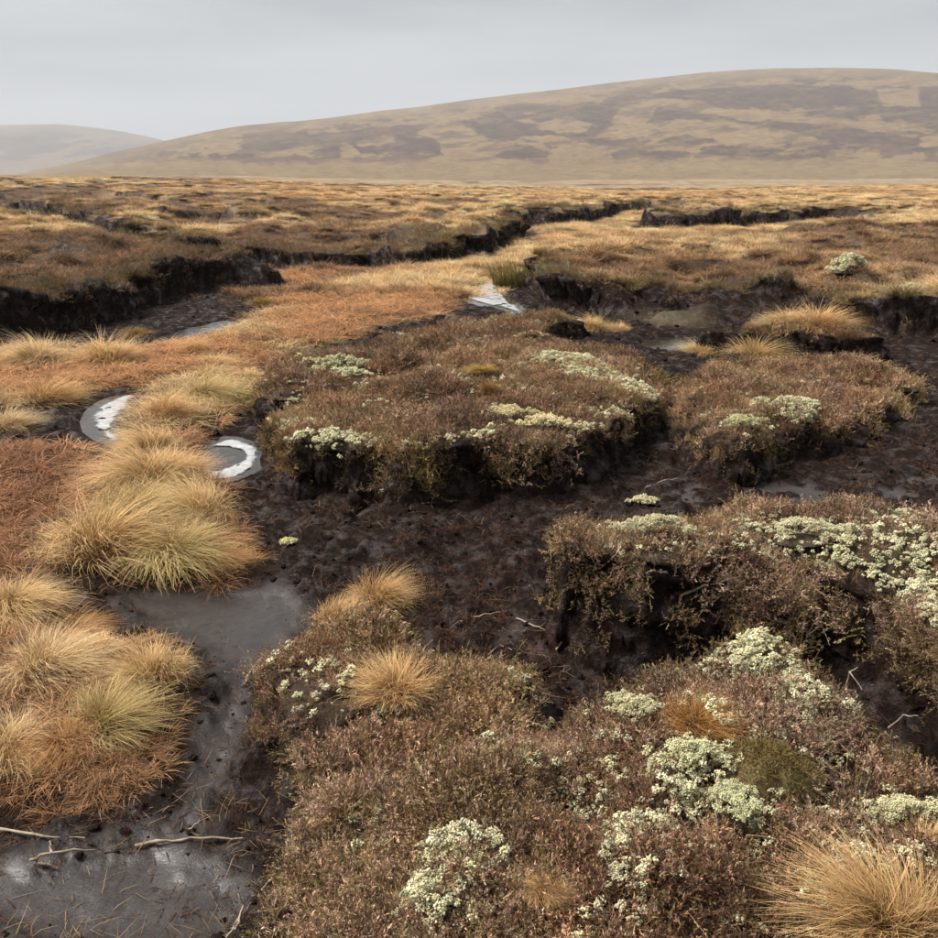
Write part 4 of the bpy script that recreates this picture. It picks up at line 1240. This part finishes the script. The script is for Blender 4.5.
STRAW_T = (.78, .60, .35, 1); GOLD_T = (.72, .51, .28, 1); PALE_T = (.80, .64, .41, 1); ORANGE_T = (.60, .36, .18, 1); GREENISH_T = (.62, .52, .27, 1)
def tussock(px, py, zg, wpx, hk, tint, label, variant=0, yaw=None, group=None, name='grass_tussock', cat='grass tussock', lean=(0, 0)):
    """px,py: foot centre in the photo at height zg; wpx: overall width in pixels"""
    x, y = unp(px, py, zg)
    z = surface_z(x, y)
    x, y = unp(px, py, z)
    z = surface_z(x, y)
    slant = math.sqrt(x * x + y * y + (CAM_H - z) ** 2)
    s = (wpx / FPX * slant) / .86
    root = bpy.data.objects.new(name, None)
    root.location = (x, y, z + (.01 if zg > .3 else -.01))
    g = random.Random(int(px * 31 + py))
    root.rotation_euler = (lean[0], lean[1], g.random() * 6.28 if yaw is None else yaw)
    root.scale = (s, s, s * hk)
    link(root); tag(root, label, cat, group)
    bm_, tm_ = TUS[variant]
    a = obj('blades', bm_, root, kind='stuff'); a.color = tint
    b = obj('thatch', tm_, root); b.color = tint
    return root

# the straw island left of the middle
tussock(105, 568, .1, 150, .95, STRAW_T, 'big pale tussock at the front left of the straw island', 0)
tussock(175, 560, .1, 120, .8, GREENISH_T, 'green-tinged tussock at the front right of the straw island', 1)
tussock(140, 520, .12, 130, .9, GREENISH_T, 'green-streaked tussock in the middle of the straw island', 2)
tussock(195, 515, .12, 110, .9, STRAW_T, 'straw tussock overhanging the black peat at the island\'s right side', 3)
tussock(150, 482, .12, 125, .85, STRAW_T, 'broad straw tussock at the back of the straw island', 4)
tussock(182, 476, .12, 78, .8, GOLD_T, 'golden tussock next to the white ring pool', 5)
tussock(152, 448, .1, 80, .75, STRAW_T, 'straw tussock at the island\'s far end between the two foamy pools', 0)
tussock(218, 572, .08, 70, .55, ORANGE_T, 'rusty low tussock on the island\'s front corner by the grey mud', 1)
tussock(168, 416, .1, 70, .95, GOLD_T, 'round brown-gold tussock right of the white pool', 2)
tussock(205, 395, .08, 80, .6, GREENISH_T, 'flat yellow-green tussock behind the round brown-gold one', 3)
tussock(238, 402, .08, 50, .6, (.30, .40, .08, 1), 'small bright green tuft beside the middle hag\'s bank', 4)
tussock(245, 378, .08, 60, .6, STRAW_T, 'straw tuft where orange sedge meets the middle hag', 5)
# lower left island
tussock(48, 672, .06, 105, 1.05, PALE_T, 'pale spiky tussock at the back of the lower left island', 1)
tussock(150, 684, .06, 112, 1.1, STRAW_T, 'tall straw tussock leaning over the grey mud channel', 0, lean=(.05, .12))
tussock(105, 722, .06, 105, .95, GREENISH_T, 'green-hearted tussock in the middle of the lower left island', 3)
tussock(6, 752, .06, 110, .95, PALE_T, 'pale tussock cut by the left edge of the frame', 4)
tussock(14, 610, .06, 100, .85, STRAW_T, 'straw tussock at the left edge beyond the spiky one', 5)
tussock(75, 630, .06, 70, .6, ORANGE_T, 'small rusty tuft behind the pale spiky tussock', 2)
tussock(105, 790, .05, 72, .8, (.50, .27, .15, 1), 'reddish sparse tuft at the front of the lower left island', 6)
tussock(58, 812, .05, 68, .8, (.50, .28, .16, 1), 'rust-red sparse tuft hanging over the mud at the island\'s front', 7)
tussock(60, 740, .06, 80, .8, ORANGE_T, 'rusty tuft between the pale tussocks of the lower left island', 5)
tussock(128, 752, .05, 72, .8, (.52, .30, .17, 1), 'rust-coloured sparse tuft at the right flank of the lower left island', 7)
tussock(30, 795, .05, 80, .8, (.50, .29, .17, 1), 'rust-coloured sparse tuft near the left edge above the mud', 6)
tussock(95, 655, .06, 60, .7, STRAW_T, 'small straw tuft between the two back tussocks of the lower left island', 4)
# left middle distance
tussock(35, 362, .07, 85, .75, PALE_T, 'pale tussock below the left peat bank, nearest the frame edge', 2)
tussock(105, 362, .07, 90, .75, STRAW_T, 'straw tussock below the left peat bank, beside the strip of water', 4)
tussock(45, 398, .07, 85, .75, GOLD_T, 'golden tussock in the orange sedge left of the white pool', 0)
tussock(8, 428, .05, 60, .8, PALE_T, 'pale small tussock at the left edge above the red sedge', 5)
tussock(215, 366, .07, 55, .6, STRAW_T, 'straw tuft amid orange sedge behind the yellow-green tussock', 1)
tussock(200, 350, .05, 50, .6, GOLD_T, 'golden tuft at the near edge of the strip of water', 3)
tussock(262, 305, .05, 40, .7, (.33, .24, .09, 1), 'olive-brown tuft at the right end of the left bank', 2)
tussock(135, 337, .05, 42, .6, (.34, .22, .10, 1), 'brown tuft on bare peat under the left bank', 4)
# around the hags
tussock(376, 606, .02, 84, 1.15, GOLD_T, 'bright golden tussock at the back tip of the near hag', 0)
tussock(336, 622, .02, 72, .9, GOLD_T, 'golden tussock drooping left toward the grey mud', 3)
tussock(395, 708, .40, 100, .8, GOLD_T, 'wide golden tussock on the near hag\'s left part', 5)
tussock(590, 330, .05, 50, .8, STRAW_T, 'small straw tussock on black peat behind the middle hag', 1)
tussock(618, 330, .05, 36, .8, STRAW_T, 'tiny straw tuft right of another behind the middle hag', 4)
tussock(815, 347, .32, 90, .62, GOLD_T, 'golden crest of grass at the top of the straw ridge', 2)
tussock(758, 349, .3, 85, .6, STRAW_T, 'straw tussock on the left half of the straw ridge', 3)
tussock(700, 352, .1, 50, .6, STRAW_T, 'low straw tuft at the left tip of the straw ridge', 0)
tussock(850, 352, .3, 75, .55, STRAW_T, 'low straw tussock at the right end of the straw ridge', 5)
tussock(785, 344, .32, 70, .6, PALE_T, 'pale straw tussock between two others on the straw ridge', 4)
tussock(884, 924, .36, 160, .75, (.60, .42, .22, 1), 'large combed straw tussock in the bottom right corner', 3)
tussock(935, 872, .36, 90, .8, GOLD_T, 'golden tuft at the right edge behind the corner tussock', 1)
tussock(700, 722, .40, 90, .7, (.55, .32, .12, 1), 'orange tussock ringed by pale lichen on the near hag', 2)
tussock(545, 892, .36, 55, .8, GOLD_T, 'thin golden tuft at the bottom centre of the near hag', 4)
tussock(325, 800, .25, 65, .8, GOLD_T, 'small golden tuft on the near hag\'s left shoulder', 5)
tussock(440, 845, .36, 45, .7, GOLD_T, 'tiny straw wisp left of the bottom centre tuft', 0)
tussock(490, 395, .38, 36, .8, (.30, .19, .07, 1), 'dark amber grass tuft on the middle hag', 1)
tussock(480, 372, .38, 40, .35, (.55, .40, .12, 1), 'flat yellow grass patch on the middle hag', 2)

x, y = unp(514, 283, 0.06)
rush = bpy.data.objects.new('rush_clump', None); rush.location = (x, y, float(gz(x, y)[0])); link(rush)
tag(rush, 'tall green rush clump standing beside the white stream', 'rushes')
o_ = obj('stems', RUSH, rush, kind='stuff'); o_.color = (.27, .24, .085, 1)
rush.scale = (1.35, 1.0, .85)

# --- lichen cushions
def cushion_data(seed, n, a, b, h, Rad):
    """crumbs of lichen seated on a low dome, joined into one cushion"""
    g = np.random.default_rng(seed)
    src = [lichen_mesh(seed * 7 + q, 30, Rad, .165) for q in range(3)]
    V = []; F = []; B = []; o = 0
    for i in range(n):
        t = g.random() * 6.28; rr = g.random() ** .6 * 1.15
        rr *= 1 + .3 * math.sin(2 * t + seed) + .25 * math.sin(5 * t + 2 * seed)
        if float(fbm(np.array([rr * math.cos(t) + seed * 3.1]), np.array([rr * math.sin(t)]), .5, 3, seed)[0]) + .6 * (rr - .75) > .08: continue
        p = np.array([a * rr * math.cos(t), b * rr * math.sin(t), h * max(0, 1 - rr ** 1.6) + .03 * g.random() * min(1, a / .1) + .005])
        v, f, bb = src[i % 3]
        an = g.random() * 6.28; ca, sa = math.cos(an), math.sin(an)
        s = .4 + .9 * g.random() ** 1.5
        vv = np.stack([v[:, 0] * ca - v[:, 1] * sa, v[:, 0] * sa + v[:, 1] * ca, v[:, 2]], 1) * s + p
        V.append(vv); F.append(f + o); o += len(vv)
        b2 = bb.copy(); b2[:, 1] = np.clip(b2[:, 1] * .6 + .4 * g.random(), 0, 1); B.append(b2)
    return np.concatenate(V), np.concatenate(F), np.concatenate(B)

def lichen_cushion(px, py, zg, wpx, asp, label, seed, tint=(.58, .53, .36, 1), h=.2):
    x, y = unp(px, py, zg); z = surface_z(x, y); x, y = unp(px, py, z); z = surface_z(x, y)
    sl = math.sqrt(x * x + y * y + (CAM_H - z) ** 2)
    a = wpx / FPX * sl / 2
    v, f, b = cushion_data(seed, int(np.clip(wpx * 7, 70, 520)), a, a * asp, a * h, max(.009, 3.8 / FPX * sl))
    root = bpy.data.objects.new('lichen_cushion', None); root.location = (x, y, z + (.02 if zg > .1 else .012)); link(root)
    tag(root, label, 'lichen')
    o = obj('branches', mesh_np('branches', v, f, [M_lichO], {'bl': b}, smooth=False), root, kind='stuff'); o.color = (tint[0] * 1.25, tint[1] * 1.18, tint[2] * 1.06, 1)
    t = thatch_mesh(seed, 1.0, .9); 
    q = obj('mat', t, root); q.scale = (a * .8, a * asp * .8, a * h * .6)
    q.location = (0, 0, -.02)
    return root
lichen_cushion(508, 420, .36, 52, .7, 'bright pale lichen cushion on the front edge of the middle hag, left of its twin', 1)
lichen_cushion(548, 430, .33, 46, .8, 'round pale lichen cushion hanging at the middle hag\'s front edge, right of its twin', 2)
lichen_cushion(338, 368, .34, 52, .6, 'grey-green lichen cushion at the back left corner of the middle hag', 3, (.46, .46, .33, 1))
lichen_cushion(302, 434, .3, 40, .8, 'pale lichen cushion on the middle hag\'s left edge', 4, (.5, .5, .37, 1))
lichen_cushion(796, 414, .27, 48, .6, 'pale lichen cushion on the rusty-brown hag', 5, (.56, .55, .42, 1))
lichen_cushion(740, 458, .2, 36, .8, 'mossy lichen cushion on the small knob in front of the rusty-brown hag', 6, (.42, .42, .27, 1))
lichen_cushion(846, 292, .42, 34, .9, 'pale round lichen cushion on the bank behind the straw ridge', 7, (.50, .50, .37, 1), .7)
lichen_cushion(912, 296, .42, 40, .8, 'patchy grey lichen cushion near the right edge, on the far bank', 8, (.44, .44, .34, 1))
lichen_cushion(645, 505, 0, 22, .7, 'small white lichen scrap lying alone on wet black peat', 9, (.56, .54, .40, 1))
lichen_cushion(685, 772, .36, 90, .5, 'brightest lichen cushion on the near hag, left of the moss mound', 10, (.60, .61, .44, 1), .3)
lichen_cushion(634, 730, .36, 52, .7, 'lichen cushion left of the orange tussock on the near hag', 11, (.58, .58, .42, 1))
lichen_cushion(735, 815, .36, 70, .7, 'branching lichen cushion in front of the moss mound', 12, (.54, .56, .40, 1))
lichen_cushion(900, 828, .34, 62, .5, 'pale lichen cushion behind the corner tussock', 13, (.58, .58, .42, 1))
lichen_cushion(287, 546, 0, 14, .8, 'tiny greenish lichen scrap on black peat below the middle hag', 14, (.5, .5, .3, 1))
lichen_cushion(655, 545, .42, 60, .6, 'lichen cushion on the left shoulder of the right-edge hag', 15, (.50, .49, .36, 1))
lichen_cushion(800, 545, .42, 70, .6, 'lichen cushion on the lip of the right-edge hag, above the darkest peat', 16, (.54, .53, .40, 1))

# --- moss mound
def moss_mound():
    x, y = unp(765, 800, .36); z = surface_z(x, y)
    sl = math.sqrt(x * x + y * y + (CAM_H - z) ** 2); a = 48 / FPX * sl
    root = bpy.data.objects.new('moss_mound', None); root.location = (x, y, z - .01); link(root)
    tag(root, 'dark olive moss mound on the near hag, in front of the orange tussock', 'moss')
    g = np.random.default_rng(3)
    nr, na = 22, 60
    U, T = np.meshgrid(np.linspace(0, 1, nr), np.arange(na) / na * 2 * math.pi, indexing='ij')
    rr = a * U * (1 + .08 * fbm(np.cos(T) * 2, np.sin(T) * 2, 1.2, 3, 9))
    X = rr * np.cos(T); Y = rr * np.sin(T) * .85
    Z = a * .5 * np.cos(U * math.pi / 2) ** .8 + .028 * fbm(X, Y, .07, 3, 14) - .02 * U
    f = []
    for i in range(nr - 1):
        j = np.arange(na); j2 = (j + 1) % na
        f.append(np.stack([i * na + j, i * na + j2, (i + 1) * na + j2, (i + 1) * na + j], 1))
    v = np.stack([X, Y, Z], -1).reshape(-1, 3)
    obj('mound', mesh_np('mound', v, np.concatenate(f), [M_moss]), root)
    # short shoots all over it
    n = 6500
    i = g.integers(0, len(v), n); p = v[i] + g.normal(0, .004, (n, 3))
    nn = p / np.linalg.norm(p, axis=1)[:, None]
    d = nn * .7 + g.normal(0, .8, (n, 3)); d /= np.linalg.norm(d, axis=1)[:, None]
    sd = np.cross(d, g.normal(0, 1, (n, 3))); sd /= np.linalg.norm(sd, axis=1)[:, None]
    V = np.stack([p - sd * .0016, p + sd * .0016, p + d * (.009 + .014 * g.random((n, 1)))], 1).reshape(-1, 3)
    B = np.tile(np.array([[.2, 0, 0, 1], [.2, 0, 0, 1], [1, 0, 0, 1]]), (n, 1)); B[:, 1] = np.repeat(g.random(n), 3)
    o = obj('shoots', mesh_np('shoots', V, np.arange(3 * n).reshape(-1, 3), [M_grassO], {'bl': B}, smooth=False), root, kind='stuff')
    o.color = (.25, .20, .085, 1)
moss_mound()

# --- sticks lying on the mud and roots poking from the banks
def stick(path, rad, label, fork=None, name='dead_stick', lift=.012):
    P = []
    for q in path:
        x, y = unp(q[0], q[1], q[2] if len(q) > 2 else 0.0)
        z = (q[2] if len(q) > 2 else surface_z(x, y)) + lift
        if len(q) <= 2: x, y = unp(q[0], q[1], z)
        P.append(np.array([x, y, z]))
    def tube(P, r0, r1, sd):
        g = np.random.default_rng(sd)
        # resample with a slight wander
        Q = []
        for a, b in zip(P[:-1], P[1:]):
            for t in np.linspace(0, 1, 5)[:-1]: Q.append(a + (b - a) * t)
        Q.append(P[-1]); Q = np.array(Q)
        Q[1:-1] += g.normal(0, r0 * .45, Q[1:-1].shape)
        n = len(Q); ns = 6; V = []
        for i in range(n):
            d = Q[min(i + 1, n - 1)] - Q[max(i - 1, 0)]; d /= np.linalg.norm(d) + 1e-9
            a = np.cross(d, [0, 0, 1]); a /= np.linalg.norm(a) + 1e-9; b = np.cross(d, a)
            r = (r0 + (r1 - r0) * i / (n - 1)) * (1 + .18 * g.normal())
            for k in range(ns):
                an = 2 * math.pi * k / ns; V.append(Q[i] + (a * math.cos(an) + b * math.sin(an)) * r)
        F = [(i * ns + k, i * ns + (k + 1) % ns, (i + 1) * ns + (k + 1) % ns, (i + 1) * ns + k) for i in range(n - 1) for k in range(ns)]
        return np.array(V), np.array(F)
    v, f = tube(P, rad, rad * .45, int(path[0][0]))
    c = P[0]
    if fork:
        FP = [P[fork[0]] + (np.array(q) if False else 0) for q in [0]]
        for q in fork[1:]:
            x, y = unp(q[0], q[1], q[2] if len(q) > 2 else P[fork[0]][2]); FP.append(np.array([x, y, (q[2] if len(q) > 2 else P[fork[0]][2]) + .004]))
        v2, f2 = tube(FP, rad * .7, rad * .35, int(path[0][1]))
        root = bpy.data.objects.new(name, None); root.location = c; link(root); tag(root, label, 'stick')
        obj('stem', mesh_np('stem', v - c, f, [M_stick]), root); obj('side_branch', mesh_np('side_branch', v2 - c, f2, [M_stick]), root)
        return root
    o = obj(name, mesh_np(name, v - c, f, [M_stick]), None, label, 'stick'); o.location = c
    return o
stick([(135, 846), (165, 841), (200, 838), (243, 838)], .006, 'long straight forked stick lying across the grey mud', fork=(2, (190, 830, .03), (200, 821, .06)))
stick([(0, 829), (45, 836), (85, 838)], .005, 'stick at the left edge along the front of the grassy island')
stick([(30, 860), (52, 853), (95, 850)], .006, 'bleached stick under the rust-red tuft', fork=(1, (50, 842, .04)))
stick([(38, 863), (58, 868)], .005, 'short twig just below the bleached stick')
stick([(460, 622), (480, 616), (500, 612)], .006, 'pale bent twig on black peat behind the near hag')
stick([(516, 618), (535, 626), (548, 631)], .005, 'pale twig left of the slanting one by the right-edge hag')
stick([(556, 650, .02), (578, 620, .12)], .005, 'slanting stick poking up at the left foot of the right-edge hag', lift=0)
stick([(487, 656), (500, 645), (512, 650)], .004, 'thin curved twig where black peat meets the near hag')
stick([(645, 488), (665, 480), (678, 478)], .006, 'pale twig on the wet peat right of the middle hag')
stick([(440, 862, .40), (470, 850, .43)], .003, 'bare heather stem on the near hag left of centre', lift=0)
stick([(235, 930, .04), (243, 905, .07), (238, 893, .10)], .005, 'bent pale root at the near hag\'s lower left foot', lift=0)
stick([(226, 938, .02), (248, 908, .06), (252, 900, .1)], .004, 'thin root leaning beside the bent pale one', lift=0)
stick([(262, 890, .10), (275, 875, .16), (284, 868, .2)], .004, 'dark root end sticking out of the near hag\'s left bank', lift=0)
stick([(846, 690, .12), (850, 672, .2), (862, 690, .16)], .004, 'broken white twig in the dark gap before the right-edge hag', lift=0, fork=(1, (858, 668, .22)))
stick([(888, 728, .1), (905, 715, .14), (918, 716, .16)], .004, 'curled pale root at the foot of the right-edge hag', lift=0)
stick([(538, 452, .22), (540, 478, .04)], .008, 'pale root hanging under the round lichen cushion', lift=0)
stick([(508, 455, .22), (500, 478, .04)], .006, 'thin root hanging under the left lichen cushion', lift=0)
stick([(680, 600, .3), (705, 590, .36), (735, 582, .38)], .006, 'long root running up the dark face of the right-edge hag', lift=.02)
stick([(860, 862, .40), (800, 852, .40), (745, 845, .40)], .0028, 'long dead straw stem lying across the near hag', lift=.03)

# ------------------------------------------------------------------ haze
def haze():
    lo = np.array([-9500, -9500, -12.0]); hi = np.array([9500, 9500, 640.0])
    v = np.array([(x, y, z) for x in (lo[0], hi[0]) for y in (lo[1], hi[1]) for z in (lo[2], hi[2])])
    f = np.array([(0, 1, 3, 2), (4, 6, 7, 5), (0, 4, 5, 1), (2, 3, 7, 6), (0, 2, 6, 4), (1, 5, 7, 3)])
    m, nt = new_mat('haze'); b = NB(nt)
    out = b.n('ShaderNodeOutputMaterial'); vol = b.n('ShaderNodeVolumePrincipled')
    vol.inputs['Color'].default_value = (0.74, 0.80, 0.88, 1)
    vol.inputs['Density'].default_value = HAZE_DENSITY
    vol.inputs['Anisotropy'].default_value = 0.0
    b.l(vol.outputs[0], out.inputs['Volume'])
    o = obj('haze', mesh_np('haze', v, f, [m], smooth=False), kind='stuff', label='thin grey haze hanging over the moor and hills')
    return o
HAZE_DENSITY = 1.8e-4
haze()
